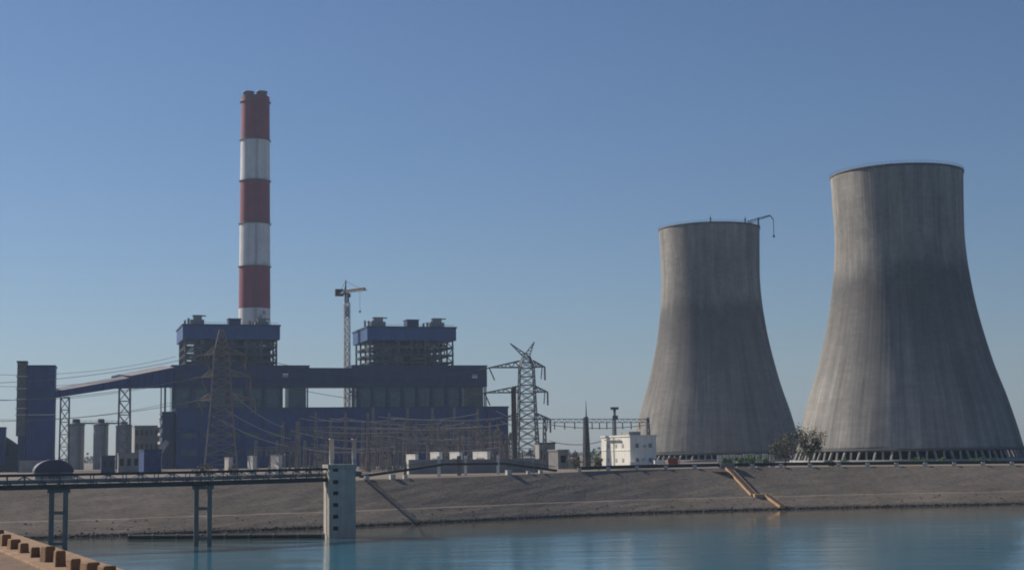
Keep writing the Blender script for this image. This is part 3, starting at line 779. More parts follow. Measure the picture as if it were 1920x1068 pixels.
b.beam(q0+Vector((0,0,1.5)), q1+Vector((0,0,1.5)), .2)
tag(b.build('walkway_bridge', M['steel'], origin=(q0+q1)/2), 'thin catwalk linking the tops of the grey silos', 'catwalk')

def shed(px0, px1, ytop, D, dep, name, label, cat, wall, roof, psi=PSI, nwin=0, winmat='dark', roof_t=.6, group=None, rows=1):
    f, Wd, bx = yawed(px0, 850, D, psi)
    a, c = f(px0, 850)[0], f(px1, 850)[0]; zt = f((px0+px1)/2, ytop)[1]
    o = thing(name, Wd((a+c)/2, dep/2, G), label, cat, group)
    b = MB(); bx(b, a, c, 0, dep, G-.5, zt-roof_t); b.build('wall', wall, o)
    b = MB(); ov = .05 if dep < 2 else .25; bx(b, a-ov, c+ov, -ov, dep+ov, zt-roof_t, zt); b.build('roof', roof, o)
    H_ = zt-roof_t-G
    for r_ in range(rows):
        for i in range(nwin):
            w0 = a+(c-a)*(i+.25)/nwin; w1 = a+(c-a)*(i+.75)/nwin; z0 = G+H_*(r_+.35)/rows; z1 = G+H_*(r_+.75)/rows
            b = MB(); bx(b, w0, w1, -.06, -.003, z0, z1); b.build('window', M[winmat], o)
    return o, f, Wd, bx, a, c, zt
shed(252, 306, 797, 940, 25, 'works_building', 'broad grey works building beyond the conveyor trestles', 'building', M['greywall'], M['silo'], nwin=6, rows=3, winmat='furnace')
shed(270, 303, 842, 640, 12, 'blue_shed', 'small plain blue shed in front of the grey works building', 'shed', M['navy'], M['navy_dark'], R(24), 2, 'navy_dark')
shed(190, 216, 853, 700, 10, 'grey_shed', 'small dark grey shed below the middle silo', 'shed', M['slate'], M['furnace'], PSI, 2, 'dark')
shed(222, 262, 848, 720, 10, 'pump_house', 'low brown-grey pump house between the conveyor trestle and blue shed', 'building', M['greywall'], M['steelb'], PSI, 3, 'dark')
shed(-30, 9, 800, 820, 20, 'crusher_house', 'blue crusher house cut by the picture edge behind the dark heap', 'building', M['navy'], M['navy_dark'], PSI, 2, 'slate')
# coal heap
D = 835; b = MB(); pk = P(24, 792, D); n = 34
c = Vector((pk.x-14, D+10, G)); rings = 9; hgt = pk.z - G - 3
b.v.append(c + Vector((0, 0, hgt)))
for r_ in range(1, rings+1):
    for i in range(n):
        a = 2*math.pi*i/n; rr_ = 30*r_/rings*(1+random.uniform(-.05, .05))
        b.v.append(c + Vector((rr_*math.cos(a)*1.0, rr_*math.sin(a), hgt*(1-r_/rings)**.9*(1+random.uniform(-.05,.05)))))
for i in range(n): b.f.append([0, 1+i, 1+(i+1) % n]); b.m.append(0); b.sm.append(False)
for r_ in range(rings-1):
    for i in range(n):
        b.f.append([1+r_*n+i, 1+(r_+1)*n+i, 1+(r_+1)*n+(i+1) % n, 1+r_*n+(i+1) % n]); b.m.append(0); b.sm.append(False)
tag(b.build('coal_heap', M['coal'], origin=c), 'steep dark coal heap against the transfer tower foot', 'coal heap')
# barrel roofed shed close to the bank
D = 430; psi = R(20); f, Wd, bx = yawed(64, 880, D, psi)
a, c2 = f(64, 880)[0], f(139, 880)[0]; zt = f(100, 861)[1]; ze = f(100, 880)[1]; dep = 15
bs = thing('barrel_shed', Wd((a+c2)/2, dep/2, G), 'dark barrel-roofed shed on the bank behind the trestle bridge', 'shed')
b = MB(); bx(b, a+.3, c2-.3, .2, dep-.2, G-1, ze); b.build('wall', M['duct'], bs)
b = MB(); n = 16; rad = []
for v_ in (0, dep):
    for th_ in (0, .25):
        rad.append([Wd((a+c2)/2 - ((c2-a)/2+.0-th_)*math.cos(math.pi*i/n), v_, ze - .8 + (zt-ze+.8-th_)*math.sin(math.pi*i/n)) for i in range(n+1)])
for i in range(n):
    b.add([rad[0][i], rad[0][i+1], rad[2][i+1], rad[2][i]], [(0,1,2,3)], 0, True)
    b.add([rad[1][i], rad[1][i+1], rad[3][i+1], rad[3][i]], [(3,2,1,0)], 0, True)
for R_ in (rad[0], rad[2]): b.add(R_, [tuple(range(n+1))], 0)
b.build('roof', M['purple'], bs)
b = MB(); bx(b, a+4.0, c2-4.0, -.1, .19, G-1, ze-.9); b.build('door', M['steel'], bs)

# ---------------------------------------------------------------- transmission pylons
def arm(b, c, z, L, dx, dy, hw, rise, t_):
    tip = Vector((c.x + dx*L, c.y + dy*L, z)); px_, py_ = -dy, dx
    for s_ in (-1, 1):
        r0 = Vector((c.x+dx*hw+px_*hw*s_, c.y+dy*hw+py_*hw*s_, z)); r1_ = r0 + Vector((0,0,rise))
        b.beam(r0, tip, t_); b.beam(r1_, tip, t_)
        n = 4
        for i in range(n):
            A_ = r0.lerp(tip, i/n); B_ = r1_.lerp(tip, (i+.6)/n); C_ = r0.lerp(tip, (i+1)/n); b.beam(A_, B_, t_*.6); b.beam(B_, C_, t_*.6)
    return tip
def pylon(c, levels, arms, horns, label, mat, t_, rz, name='pylon', ax=(1, 0)):
    o = thing(name, c, label, 'pylon', 'lattice transmission pylons')
    b = MB(); lattice(b, levels, c.x, c.y, t_, rz, t_*.55); b.build('body', mat, o)
    tips = []
    hwf = lambda z: next((h0+(h1-h0)*(z-z0)/(z1-z0) for (z0, h0), (z1, h1) in zip(levels, levels[1:]) if z <= z1), levels[-1][1])
    for z, LL, LR in arms:
        for sg, L in ((-1, LL), (1, LR)):
            b = MB(); tip = arm(b, c, z, L, sg*ax[0], sg*ax[1], hwf(z), 2.6, t_*.8); b.build('crossarm', mat, o); tips.append(tip)
            b = MB()
            if sg > 0:
                b.tube(tip, tip-Vector((0,0,5.5)), .35, .35, 8); b.tube(tip+Vector((-1.1,0,0)), tip-Vector((1.6,0,5)), .22, .22, 8)
            else:
                b.tube(tip, tip+Vector((2.2,-1,-5.2)), .28, .28, 8); b.tube(tip, tip+Vector((-4.5,0,-.9)), .26, .26, 8)
            b.build('insulator', M['porcelain'], o)
    zt = levels[-1][0]
    for dx, dz in horns:
        b = MB(); hw = levels[-1][1]; tip = Vector((c.x+dx, c.y, zt+dz))
        for sx, sy in ((-1,-1),(1,-1),(1,1),(-1,1)): b.beam(Vector((c.x+sx*hw, c.y+sy*hw, zt)), tip, t_*.7)
        for i in range(1, 5):
            A_ = [Vector((c.x+sx*hw, c.y+sy*hw, zt)).lerp(tip, i/5) for sx, sy in ((-1,-1),(1,-1),(1,1),(-1,1))]
            for j in range(4): b.beam(A_[j], A_[(j+1) % 4], t_*.45)
        b.build('peak', mat, o)
    return o, tips
D = 620; q = P(990, 870, D); c = Vector((q.x, D, G)); Z = lambda y, D=620: P(985, y, D).z
lv = lev(G, Z(785), 4.6, 3.6, 5)[:-1] + lev(Z(785), Z(690), 3.6, 2.9, 6)[:-1] + lev(Z(690), Z(668), 2.9, 1.3, 2)
PY1, tips1 = pylon(c, lv, [(Z(688), 15.5, 7.6), (Z(735), 17.5, 8.6), (Z(786), 13, 9.5)], [(-6.6, Z(643)-Z(668)), (3.4, Z(641)-Z(668))], 'grey lattice pylon with a forked top beyond the turbine hall end', M['galv'], .5, .12)
D = 560; q = P(414, 880, D); c = Vector((q.x, D, G)); Z2 = lambda y: P(410, y, 560).z
lv = lev(G, Z2(760), 6.2, 3.9, 7)[:-1] + lev(Z2(760), Z2(660), 3.9, 2.7, 7)[:-1] + lev(Z2(660), Z2(618), 2.7, .8, 4)
PY2, tips2 = pylon(c, lv, [(Z2(665), 6.5, 9), (Z2(706), 7.5, 11), (Z2(750), 8.5, 13)], [], 'brown lattice pylon standing before the chimney-side boiler house', M['pylon_brown'], .38, .2)

def wire(p, q, sag, r_, label, group, n=18):
    b = MB(); p = Vector(p); q = Vector(q)
    b.path([p.lerp(q, i/n) - Vector((0,0,sag*4*(i/n)*(1-i/n))) for i in range(n+1)], r_, 5)
    return tag(b.build('power_line', M['alu' if group and 'busbar' in group else 'wire'], origin=(p+q)/2), label, 'power line', group)
g1 = 'power lines strung between the two pylons'
for i in range(3):
    wire(tips2[2*i+1], tips1[2*i]-Vector((4, 0, .9)), 5.5, .10, ('power line between the topmost arms of both pylons', 'power line between the middle arms of both pylons', 'power line between the lowest arms of both pylons')[i], g1)
for i in range(3):
    e = P(-260, (712, 740, 775)[i], 560)
    wire(e, tips2[2*i], 5, .10, ('highest thin power line crossing in front of the transfer tower', 'middle thin power line crossing in front of the transfer tower', 'lowest thin power line crossing in front of the transfer tower')[i], 'power lines left of the brown pylon')
for i in range(4):
    y0_, y1_ = (668, 715, 690, 752)[i], (700, 745, 722, 785)[i]
    wire(P(-80, y0_+30, 640), P(330, y0_, 720), 4, .09, 'faint power line sagging across the sky behind the transfer tower', 'faint power lines across the sky')

# ---------------------------------------------------------------- switchyard in front of the turbine hall
def lat_beam(b, p, q, h, n, t_):
    d = (q-p); 
    for i in range(n):
        a, c = p.lerp(q, i/n), p.lerp(q, (i+1)/n); up = Vector((0,0,h)); mid = (a+c)/2
        b.beam(a, c, t_); b.beam(a+up, c+up, t_); b.beam(a, mid+up, t_*.7); b.beam(mid+up, c, t_*.7)
    b.beam(q, q+Vector((0,0,h)), t_); b.beam(p, p+Vector((0,0,h)), t_)
def gantry(cols, ybeam, D, label, mat, spike=0, beams=True, dslope=0, t_=.25):
    pts = []
    for px in cols:
        Dp = D + dslope*(px-cols[0]); q = P(px, 870, Dp); pts.append((Vector((q.x, Dp, G)), P(px, ybeam, Dp).z))
    o = thing('gantry', pts[0][0], label, 'gantry', 'switchyard gantries')
    for c, z in pts:
        b = MB(); lattice(b, lev(G, z+spike, .85, .35, 8), c.x, c.y, t_, .2, t_*.6); b.build('mast', mat, o)
    if beams:
        for (c, z), (c2, z2) in zip(pts, pts[1:]):
            n = max(4, int((c2-c).length/2.2)); b = MB(); lat_beam(b, Vector((c.x,c.y,z-1.3)), Vector((c2.x,c2.y,z2-1.3)), 1.3, n, t_); b.build('beam', mat, o)
            for i in range(1, 4):
                q = Vector((c.x,c.y,z-1.3)).lerp(Vector((c2.x,c2.y,z2-1.3)), i/4); b = MB(); b.tube(q, q-Vector((0,0,2.6)), .22, .22, 6)
                b.build('insulator', M['porcelain'], o)
    return o
gantry([530, 557], 828, 600, 'low brown portal gantry near the chimney-side end of the switchyard', M['rust'], 8)
gantry([592, 648, 690, 730], 812, 610, 'brown gantry row behind the two pale lamp columns', M['steelb'], 8.5, dslope=.05)
gantry([700, 765, 812, 853, 897], 790, 640, 'tallest brown gantry row spanning the middle of the switchyard', M['steelb'], 6, dslope=.04)
gantry([715, 780, 838, 880, 935], 806, 670, 'second brown gantry row, behind the tallest one', M['rust'], 3, dslope=.04)
gantry([690, 742, 803, 862], 826, 590, 'low brown gantry row above the white kiosks', M['rust'], 2, dslope=.03)
gantry([905, 941, 958], 815, 600, 'grey-brown gantry row by the turbine hall corner', M['steelb'], 1, dslope=.03)
gantry([1022, 1098, 1153, 1217], 785, 570, 'long thin gantry reaching across to the far cooling tower', M['galv'], .5, dslope=.03)
gantry([690, 750, 806, 850, 905, 948], 834, 615, 'lowest brown gantry row nearest the white kiosks', M['steelb'], 1.5, dslope=.02)
gantry([705, 758, 822, 868, 920], 800, 690, 'rear brown gantry row close to the turbine hall wall', M['rust'], 2, dslope=.05)
gantry([480, 520, 572, 612], 838, 650, 'low brown gantry row beside the brown pylon', M['steelb'], 3, dslope=.04)
gantry([715, 775, 830, 888, 930], 818, 628, 'brown gantry row between the lowest and second rows', M['steelb'], 3, dslope=.03)
gantry([560, 620, 680], 800, 680, 'tall thin gantry row behind the pale columns', M['rust'], 3, dslope=.05)
# bus conductors
for i, (xa, ya, xb, yb, D) in enumerate(((420, 765, 545, 822, 575), (400, 780, 540, 836, 578), (440, 740, 530, 800, 580), (545, 806, 700, 826, 612), (600, 832, 740, 836, 600), (690, 800, 905, 797, 645), (700, 815, 935, 818, 655), (700, 842, 940, 838, 610), (940, 790, 1030, 800, 600), (1025, 795, 1220, 795, 575), (930, 770, 1020, 792, 612), (1030, 826, 1130, 826, 590))):
    wire(P(xa, ya, D), P(xb, yb, D+5), 1.5, .16, 'thin busbar cable slung among the switchyard gantries', 'busbar cables in the switchyard')
rnd = random.Random(77)
for i in range(22):
    xa = rnd.uniform(560, 860); ya = rnd.uniform(778, 842); D = rnd.uniform(600, 690)
    wire(P(xa, ya, D), P(min(955, xa+rnd.uniform(70, 190)), ya+rnd.uniform(-8, 10), D+4), rnd.uniform(.6, 2), .13, 'thin busbar cable slung among the switchyard gantries', 'busbar cables in the switchyard', 10)
# equipment posts: steel stand with a stacked insulator
ep = None; rnd = random.Random(4)
for i in range(70):
    px = rnd.uniform(500, 1080); D = rnd.uniform(560, 680); q = P(px, 870, D); loc = Vector((q.x, D, G))
    if ep is None:
        ep = thing('insulator_post', loc, 'slim brown insulator post on a steel stand in the switchyard', 'insulator post', 'insulator posts in the switchyard')
        b = MB(); lattice(b, lev(G, G+3, .35, .3, 2), loc.x, loc.y, .14); b.build('stand', M['galv'], ep)
        b = MB(); b.lathe([(.16 + .16*(j % 2), 3+.35*j) for j in range(12)], loc, 8); b.build('insulator', M['porcelain'], ep)
        b = MB(); b.box(loc+Vector((0,0,7.1)), (2.6,.25,.25)); b.build('clamp', M['galv'], ep)
    else: copy_tree(ep, loc=loc, rz=rnd.uniform(0, 3))
# transformers and control kiosks
def transformer(px, D, s, label):
    q = P(px, 870, D); c = Vector((q.x, D, G)); o = thing('transformer', c, label, 'transformer', 'transformers in the switchyard')
    b = MB(); b.box(c+Vector((0,0,2.2*s)), (4*s,3*s,3.6*s)); b.build('tank', M['greywall'], o)
    b = MB()
    for i in range(7): b.box(c+Vector((-2.4*s-.0, (-1.2+.4*i)*s, 2.2*s)), (.7*s,.15*s,3*s))
    b.build('radiator', M['galv'], o)
    for i in (-1, 0, 1):
        b = MB(); b.lathe([(.2*s+.1*s*(j % 2), 4*s+.3*s*j) for j in range(9)], c+Vector((i*1.3*s,0,0)), 8); b.build('bushing', M['porcelain'], o)
    b = MB(); b.tube(c+Vector((-1.6*s,.8*s,5*s)), c+Vector((1.6*s,.8*s,5*s)), .5*s, n=12); b.build('conservator', M['greywall'], o)
transformer(1075, 560, 1.0, 'dark grey transformer beside the spire-like lightning mast')
transformer(600, 640, 1.1, 'dark grey transformer behind the intake tower')
transformer(725, 660, 1.1, 'dark grey transformer under the tallest gantry row')
transformer(920, 600, 1.0, 'dark grey transformer near the turbine hall corner')
shed(1011, 1041, 829, 600, 9, 'relay_house', 'dark grey relay house at the foot of the forked pylon', 'building', M['greywall'], M['furnace'], R(10), 2, 'dark')
shed(1046, 1066, 842, 580, 7, 'relay_hut', 'small brown-grey hut between the relay house and lightning mast', 'hut', M['greywall'], M['greywall'], R(30), 1, 'dark')
q0, q1 = P(768, 861, 492), P(1012, 862, 494)
b = MB(); b.beam(Vector((q0.x, q0.y, (q0.z+10.5)/2)), Vector((q1.x, q1.y, (q1.z+10.5)/2)), .4, q0.z-10.5)
for i in range(22): X = q0.lerp(q1, i/21); b.box((X.x, X.y-.24, (q0.z+10.5)/2), (.5, .1, q0.z-10.6))
tag(b.build('retaining_wall', M['greywall'], origin=(q0+q1)/2), 'long low grey wall in front of the white kiosks', 'wall')
for px, wpx, y0_, D, lab in ((770, 17, 851, 497, 'white cubic kiosk nearest the intake tower'), (815, 17, 847, 499, 'second white cubic kiosk from the intake tower'), (852, 18, 847, 501, 'white cubic kiosk above the brown-stained bridge column'), (900, 27, 846, 503, 'widest white kiosk, nearest the forked pylon')):
    o, f, Wd, bx, a, c2, zt = shed(px-wpx/2, px+wpx/2, y0_, D, 1.3, 'kiosk', lab, 'kiosk', M['white'], M['white'], R(-52), 1, 'greywall', .3, 'white kiosks on the bank')
for px, y0_, wpx, D, lab in ((425, 857, 8, 540, 'pale fire-wall pillar nearest the brown pylon'), (469, 854, 10, 545, 'middle one of three pale fire-wall pillars'), (515, 853, 15, 550, 'broadest pale fire-wall pillar, nearest the intake tower')):
    f, Wd, bx = yawed(px-wpx/2, 870, D, R(-50)); a, c2 = f(px-wpx/2, 870)[0], f(px+wpx/2, 870)[0]; zt = f(px, y0_)[1]
    b = MB(); bx(b, a, c2, 0, 1.6, G-.5, zt-.25); bx(b, a-.15, c2+.15, -.15, 1.75, zt-.25, zt)
    tag(b.build('fire_wall', M['concrete_pale'], origin=Wd((a+c2)/2, 2, G), bevel=.05), lab, 'fire wall', 'pale fire walls')
# lamp columns, masts
for px, y0_, wpx, D, lab in ((622, 822, 9, 520, 'stout pale column behind the intake tower, nearer the chimney'), (664, 822, 8, 520, 'stout bluish-white column behind the intake tower, nearer the kiosks')):
    q = P(px, 870, D); r_ = wpx/2/F*D; zt = P(px, y0_, D).z; c = Vector((q.x, D, G))
    b = MB(); b.lathe([(r_*1.3, 0), (r_*1.3, .6), (r_, .7), (r_, zt-G-.5), (r_*1.15, zt-G-.5), (r_*1.15, zt-G), (.02, zt-G)], c, 20)
    tag(b.build('concrete_column', M['concrete_pale'] if px < 640 else M['trim'], origin=c), lab, 'column', 'pale columns behind the intake tower')
q = P(1101, 870, 540); c = Vector((q.x, 540, G)); zt = P(1098, 750, 540).z
lm = thing('lightning_mast', c, 'tapering dark lightning mast standing alone like a spire', 'mast')
b = MB(); lattice(b, lev(G, zt-6, 1.0, .4, 14), c.x, c.y, .34, .3, .22); b.build('lattice', M['steel'], lm)
b = MB(); b.lathe([(.30, 0), (.28, (zt-G)*.75), (.06, zt-G)], c, 10); b.build('spike', M['steel'], lm)
q = P(965, 870, 575); c = Vector((q.x, 575, G)); zt = P(965, 724, 575).z
b = MB(); b.lathe([(1.05, 0), (.95, zt-G-1), (1.1, zt-G-1), (1.1, zt-G), (.02, zt-G)], c, 16)
for i in range(12): b.box(c+Vector((1.05,-.3,3+i*2.2)), (.3,.5,.12))
tag(b.build('steel_pole', M['steel'], origin=c), 'thick dark pole standing close in front of the forked pylon', 'pole')
q = P(1154, 850, 560); c = Vector((q.x, 560, G)); zt = P(1152, 765, 560).z
fm = thing('floodlight_mast', c, 'slender floodlight mast with a flat head behind the white house', 'floodlight')
b = MB(); b.tube(c, Vector((c.x,c.y,zt-.6)), .8, .45, 10); b.build('pole', M['galv'], fm)
b = MB(); b.box((c.x,c.y,zt), (3.0,1.6,.9)); b.box((c.x,c.y,zt-.8), (1.0,1.0,.8)); b.build('lamp_head', M['steel'], fm)
b = MB(); b.box((c.x+.2,c.y,zt-3.4), (2.0,1.4,1.4)); b.build('winch_box', M['steel'], fm)

# ---------------------------------------------------------------- white house
D = 520; psi = R(23)
qc = P(1182, 860, D); A = Vector((qc.x, D, 0))
ur = Vector((math.cos(psi), math.sin(psi), 0)); ul = Vector((-math.sin(psi), math.cos(psi), 0))
def hw_(px, y, dvec):
    d = ray(px, y); nrm = Vector((-dvec.y, dvec.x, 0)); s = (A-EYEP).dot(nrm)/d.dot(nrm); w_ = EYEP+d*s; return (w_-A).dot(dvec)
wr, wl = hw_(1231, 850, ur), hw_(1128, 850, ul)
ztop = P(1182, 815, D).z; gz = P(1182, 872, D).z
def hp(a, c, z): r_ = A + ur*a + ul*c; return Vector((r_.x, r_.y, z))
def hbx(b, a0, a1, c0, c1, z0, z1): return b.hexa([hp(a0,c0,z0), hp(a1,c0,z0), hp(a1,c1,z0), hp(a0,c1,z0), hp(a0,c0,z1), hp(a1,c0,z1), hp(a1,c1,z1), hp(a0,c1,z1)])
wh = thing('white_house', hp(wr/2, wl/2, gz), 'boxy white two-storey control house on the bank', 'house')
b = MB(); hbx(b, 0, wr, 0, wl, gz-.5, ztop-.5); b.build('wall', M['white'], wh)
b = MB(); hbx(b, -.3, wr+.3, -.3, wl+.3, ztop-.5, ztop); b.build('roof', M['white'], wh)
mid = (gz+ztop)/2
b = MB(); hbx(b, -.16, wr+.16, -.16, wl+.16, mid-.1, mid+.15); b.build('ledge', M['white'], wh)
for fa in (.2, .7):
    for z0 in (mid+.8, gz+1.0):
        b = MB(); hbx(b, wr*fa, wr*fa+1.3, -.08, -.003, z0, z0+1.5); fo = b.build('window', M['greywall'], wh)
        b = MB(); hbx(b, wr*fa+.12, wr*fa+1.18, -.12, -.081, z0+.12, z0+1.38); b.build('pane', M['duct'], fo)
for fa in (.22, .45, .72):
    for z0 in (mid+.9, gz+1.1):
        b = MB(); hbx(b, -.08, -.003, wl*fa, wl*fa+1.4, z0, z0+1.3); fo = b.build('window', M['greywall'], wh)
        b = MB(); hbx(b, -.12, -.081, wl*fa+.12, wl*fa+1.28, z0+.12, z0+1.18); b.build('pane', M['trim'], fo)
b = MB(); hbx(b, -1.0, -.3, wl*.3, wl*.8, ztop-1.6, ztop-1.35); b.build('sunshade', M['concrete'], wh)
b = MB(); b.tube(hp(-.2, wl*.55, gz), hp(-.2, wl*.55, ztop-.6), .12, n=6); b.build('downpipe', M['greywall'], wh)
for fa, z0 in ((.5, mid+1.0), (.42, gz+1.6)):
    b = MB(); hbx(b, wr*fa, wr*fa+1.0, -.55, -.01, z0, z0+.7); b.build('air_conditioner', M['trim'], wh)
b = MB(); hbx(b, wr*.3, wr*.75, wl*.3, wl*.55, ztop+.003, ztop+1.3); b.build('roof_tank', M['greywall'], wh)
b = MB(); hbx(b, wr*.86, wr*.86+1.1, -.06, -.004, gz, gz+2.1); b.build('door', M['steel'], wh)
b = MB(); hbx(b, -2, 5.5, -3.6, -2.6, gz-.6, gz+1.2)
tag(b.build('low_wall', M['white'], origin=hp(2, -3, gz)), 'low white wall at the foot of the white house', 'wall')
b = MB(); q = P(1236, 866, 500); b.box(q, (3.4, 1.2, 1.1), .2); b.box(q+Vector((0,0,.65)), (3.6,1.4,.2), .2)
tag(b.build('concrete_box', M['white'], origin=q), 'small white concrete box between the white house and red shelter', 'concrete box')
rs = thing('shelter', P(1262, 872, 505), 'small open shelter with dull red sides by the far tower foot', 'shelter')
q = P(1262, 872, 505); b = MB(); b.box(q+Vector((0,0,1.2)), (3.2,2.5,2.2)); b.build('wall', M['insulred'], rs)
b = MB(); b.box(q+Vector((-.5,0,2.5)), (6,3.4,.25)); b.build('roof', M['steelb'], rs)
for sx in (-2.9, 1.9):
    b = MB(); b.beam(q+Vector((sx,-1.4,-.2)), q+Vector((sx,-1.4,2.4)), .2); b.build('post', M['steel'], rs)

# ---------------------------------------------------------------- intake tower
D = 331; psi = R(17)
A = P(617, 1000, D); A = Vector((A.x, D, 0))
ur = Vector((math.cos(psi), math.sin(psi), 0)); ul = Vector((-math.sin(psi), math.cos(psi), 0))
wr = hw_(667, 950, ur); wl = hw_(604, 950, ul); wl = max(4.5, min(wl, 7))
zt = P(640, 870, D).z
it = thing('intake_tower', hp(wr/2, wl/2, 0), 'square grey concrete intake tower standing in the water', 'tower')
b = MB(); hbx(b, 0, wr, 0, wl, -3, zt-.9); b.build('shaft', M['concrete_blue'], it, bevel=.06)
b = MB(); hbx(b, -.25, wr+.25, -.25, wl+.25, zt-.9, zt); b.build('cap', M['concrete'], it, bevel=.05)
for y in (880, 903, 924, 946, 968, 990):
    z = P(627, y, D).z; b = MB(); hbx(b, wr*.15, wr*.15+1.15, -.05, .3, z-.42, z+.42); b.build('port', M['dark'], it)
b = MB()
for i in range(2): b.beam(hp(-.25, 1.2+.6*i, .3), hp(-.25, 1.2+.6*i, zt-1), .08)
for i in range(34): b.beam(hp(-.25, 1.2, .5+i*.42), hp(-.25, 1.8, .5+i*.42), .06)
b.build('ladder', M['steel'], it)
b = MB()
for a0, c0, a1, c1 in ((0,0,wr,0), (wr,0,wr,wl), (wr,wl,0,wl), (0,wl,0,0)):
    for hgt in (.55, 1.05): b.beam(hp(a0,c0,zt+hgt), hp(a1,c1,zt+hgt), .06)
    for i in range(5): b.beam(hp(a0+(a1-a0)*i/5, c0+(c1-c0)*i/5, zt), hp(a0+(a1-a0)*i/5, c0+(c1-c0)*i/5, zt+1.05), .07)
b.build('railing', M['steel'], it)
IC = hp(wr/2, wl/2, 0)
# ---------------------------------------------------------------- trestle bridge to the intake tower
br = thing('trestle_bridge', (-64, 309, 0), 'dark steel truss bridge on paired trestles leading to the intake tower', 'bridge')
E0 = Vector((IC.x-wr/2+.2, IC.y, 0)); E1 = Vector((-117, 286, 0))
E2 = Vector((-64.0, 309, 0)); E3 = Vector((-89.8, 296.5, 0))
line = [E0, E2, E3, E1]
ZT, ZB = 15.0, 12.6
wdt = 1.7
for k_, (p, q) in enumerate(zip(line, line[1:])):
    d = (q-p).normalized(); n_ = Vector((-d.y, d.x, 0))*wdt; L = (q-p).length; n = 9
    sp_ = None
    b = MB()
    for s_ in (-1, 1):
        b.beam(p+n_*s_+Vector((0,0,ZT)), q+n_*s_+Vector((0,0,ZT)), .34, .5); b.beam(p+n_*s_+Vector((0,0,ZB)), q+n_*s_+Vector((0,0,ZB)), .36, .75)
    b.build('chord', M['black'], br)
    b = MB()
    for s_ in (-1, 1):
        for i in range(n+1):
            X = p.lerp(q, i/n)+n_*s_; b.beam(X+Vector((0,0,ZB+.38)), X+Vector((0,0,ZT-.25)), .16)
            if i < n:
                Y_ = p.lerp(q, (i+1)/n)+n_*s_
                if i % 2: b.beam(X+Vector((0,0,ZB+.38)), Y_+Vector((0,0,ZT-.25)), .14)
                else: b.beam(X+Vector((0,0,ZT-.25)), Y_+Vector((0,0,ZB+.38)), .14)
    b.build('truss', M['steel'], br)
    b = MB(); zz_ = Vector((0,0,ZB+.42)); b.hexa([p-n_*.88+zz_, q-n_*.88+zz_, q+n_*.88+zz_, p+n_*.88+zz_] + [x+Vector((0,0,.16)) for x in (p-n_*.88+zz_, q-n_*.88+zz_, q+n_*.88+zz_, p+n_*.88+zz_)]); b.build('deck', M['steel'], br)
    b = MB(); b.tube(p+n_*.3+Vector((0,0,ZB+1.15)), q+n_*.3+Vector((0,0,ZB+1.15)), .42, n=12); b.build('pipe', M['galv'], br)
for X, yaw in ((E2, R(14)), (E3, R(14)), (E1, R(14))):
    a_ = Vector((math.cos(yaw), math.sin(yaw), 0))
    bt = MB(); bt.box(X+Vector((0,0,ZB-.75)), (4.3,1.3,.7), yaw); bo_ = bt.build('trestle', M['trestle'], br, bevel=.04)
    for s_ in (-1, 1):
        c_ = X + a_*s_*1.32; bt = MB(); bt.box(c_+Vector((0,0,(ZB-1.1-3)/2)), (.95,.95,ZB-1.1+3), yaw); bt.build('column', M['trestle'], bo_, bevel=.04)
    for z in (7.6, 1.6):
        bt = MB(); bt.box(X+Vector((0,0,z)), (1.66,.6,.65), yaw); bt.build('crossbeam', M['trestle'], bo_)
# ---------------------------------------------------------------- footbridge from the tower up to the crest
fb = thing('footbridge', P(850, 890, 420), 'gently humped dark footbridge from the intake tower to the bank', 'bridge')
fp = [P(662, 893.5, 334), P(676, 892, 415), P(760, 880, 430), P(832, 869, 445), P(945, 868, 470), P(1042, 881, 490)]
b = MB(); rl = MB()
for si, (p, q) in enumerate(zip(fp, fp[1:])):
    d = (q-p); d.z = 0; d.normalize(); n_ = Vector((-d.y, d.x, 0))*(.55 if si else .3); dn = Vector((0,0,.45 if si else -.05))
    b.hexa([p-n_-dn, q-n_-dn, q+n_-dn, p+n_-dn, p-n_+Vector((0,0,.25)), q-n_+Vector((0,0,.25)), q+n_+Vector((0,0,.25)), p+n_+Vector((0,0,.25))])
    n = int((q-p).length/3)
    for s_ in (-1, 1):
        rl.beam(p+n_*s_*.9+Vector((0,0,1.25)), q+n_*s_*.9+Vector((0,0,1.25)), .1)
        rl.beam(p+n_*s_*.9+Vector((0,0,.75)), q+n_*s_*.9+Vector((0,0,.75)), .07)
        for i in range(n): X = p.lerp(q, i/n)+n_*s_*.9; rl.beam(X, X+Vector((0,0,1.25)), .08)
b.build('deck', M['black'], fb); rl.build('railing', M['steel'], fb)
for px, D, wd_, mt in ((823, 444, 1.0, 'white'), (861, 452, 1.2, 'pylon_brown'), (873, 455, .9, 'white'), (934, 467, .9, 'white'), (760, 430, .8, 'concrete'), (1000, 481, .9, 'concrete')):
    q = P(px, 890, D); zt_ = {760: 13.0, 1000: 13.2}.get(px, 14.55)
    b = MB(); b.box((q.x, D, (zt_+4)/2+3.5), (wd_, wd_, zt_-5-.5)); b.build('column', M[mt], fb)
# small pale blocks on the crest under the footbridge
for px, y, s_ in ((736, 890, 1.5), (760, 889, 1.1), (688, 896, 1.2), (955, 885, 1.6), (992, 880, 1.0), (1015, 880, 1.1)):
    q = bank(px, SETB+1.5); b = MB(); b.box(q+Vector((0,0,s_*.35)), (s_, s_*.8, s_*.9), .5); b.box(q+Vector((0,0,s_*.85)), (s_*1.1, s_*.9, .12), .5)
    tag(b.build('concrete_block', M['concrete_pale'], origin=q), 'pale concrete block lying on the bank crest by the footbridge', 'concrete block', 'pale blocks by the footbridge')

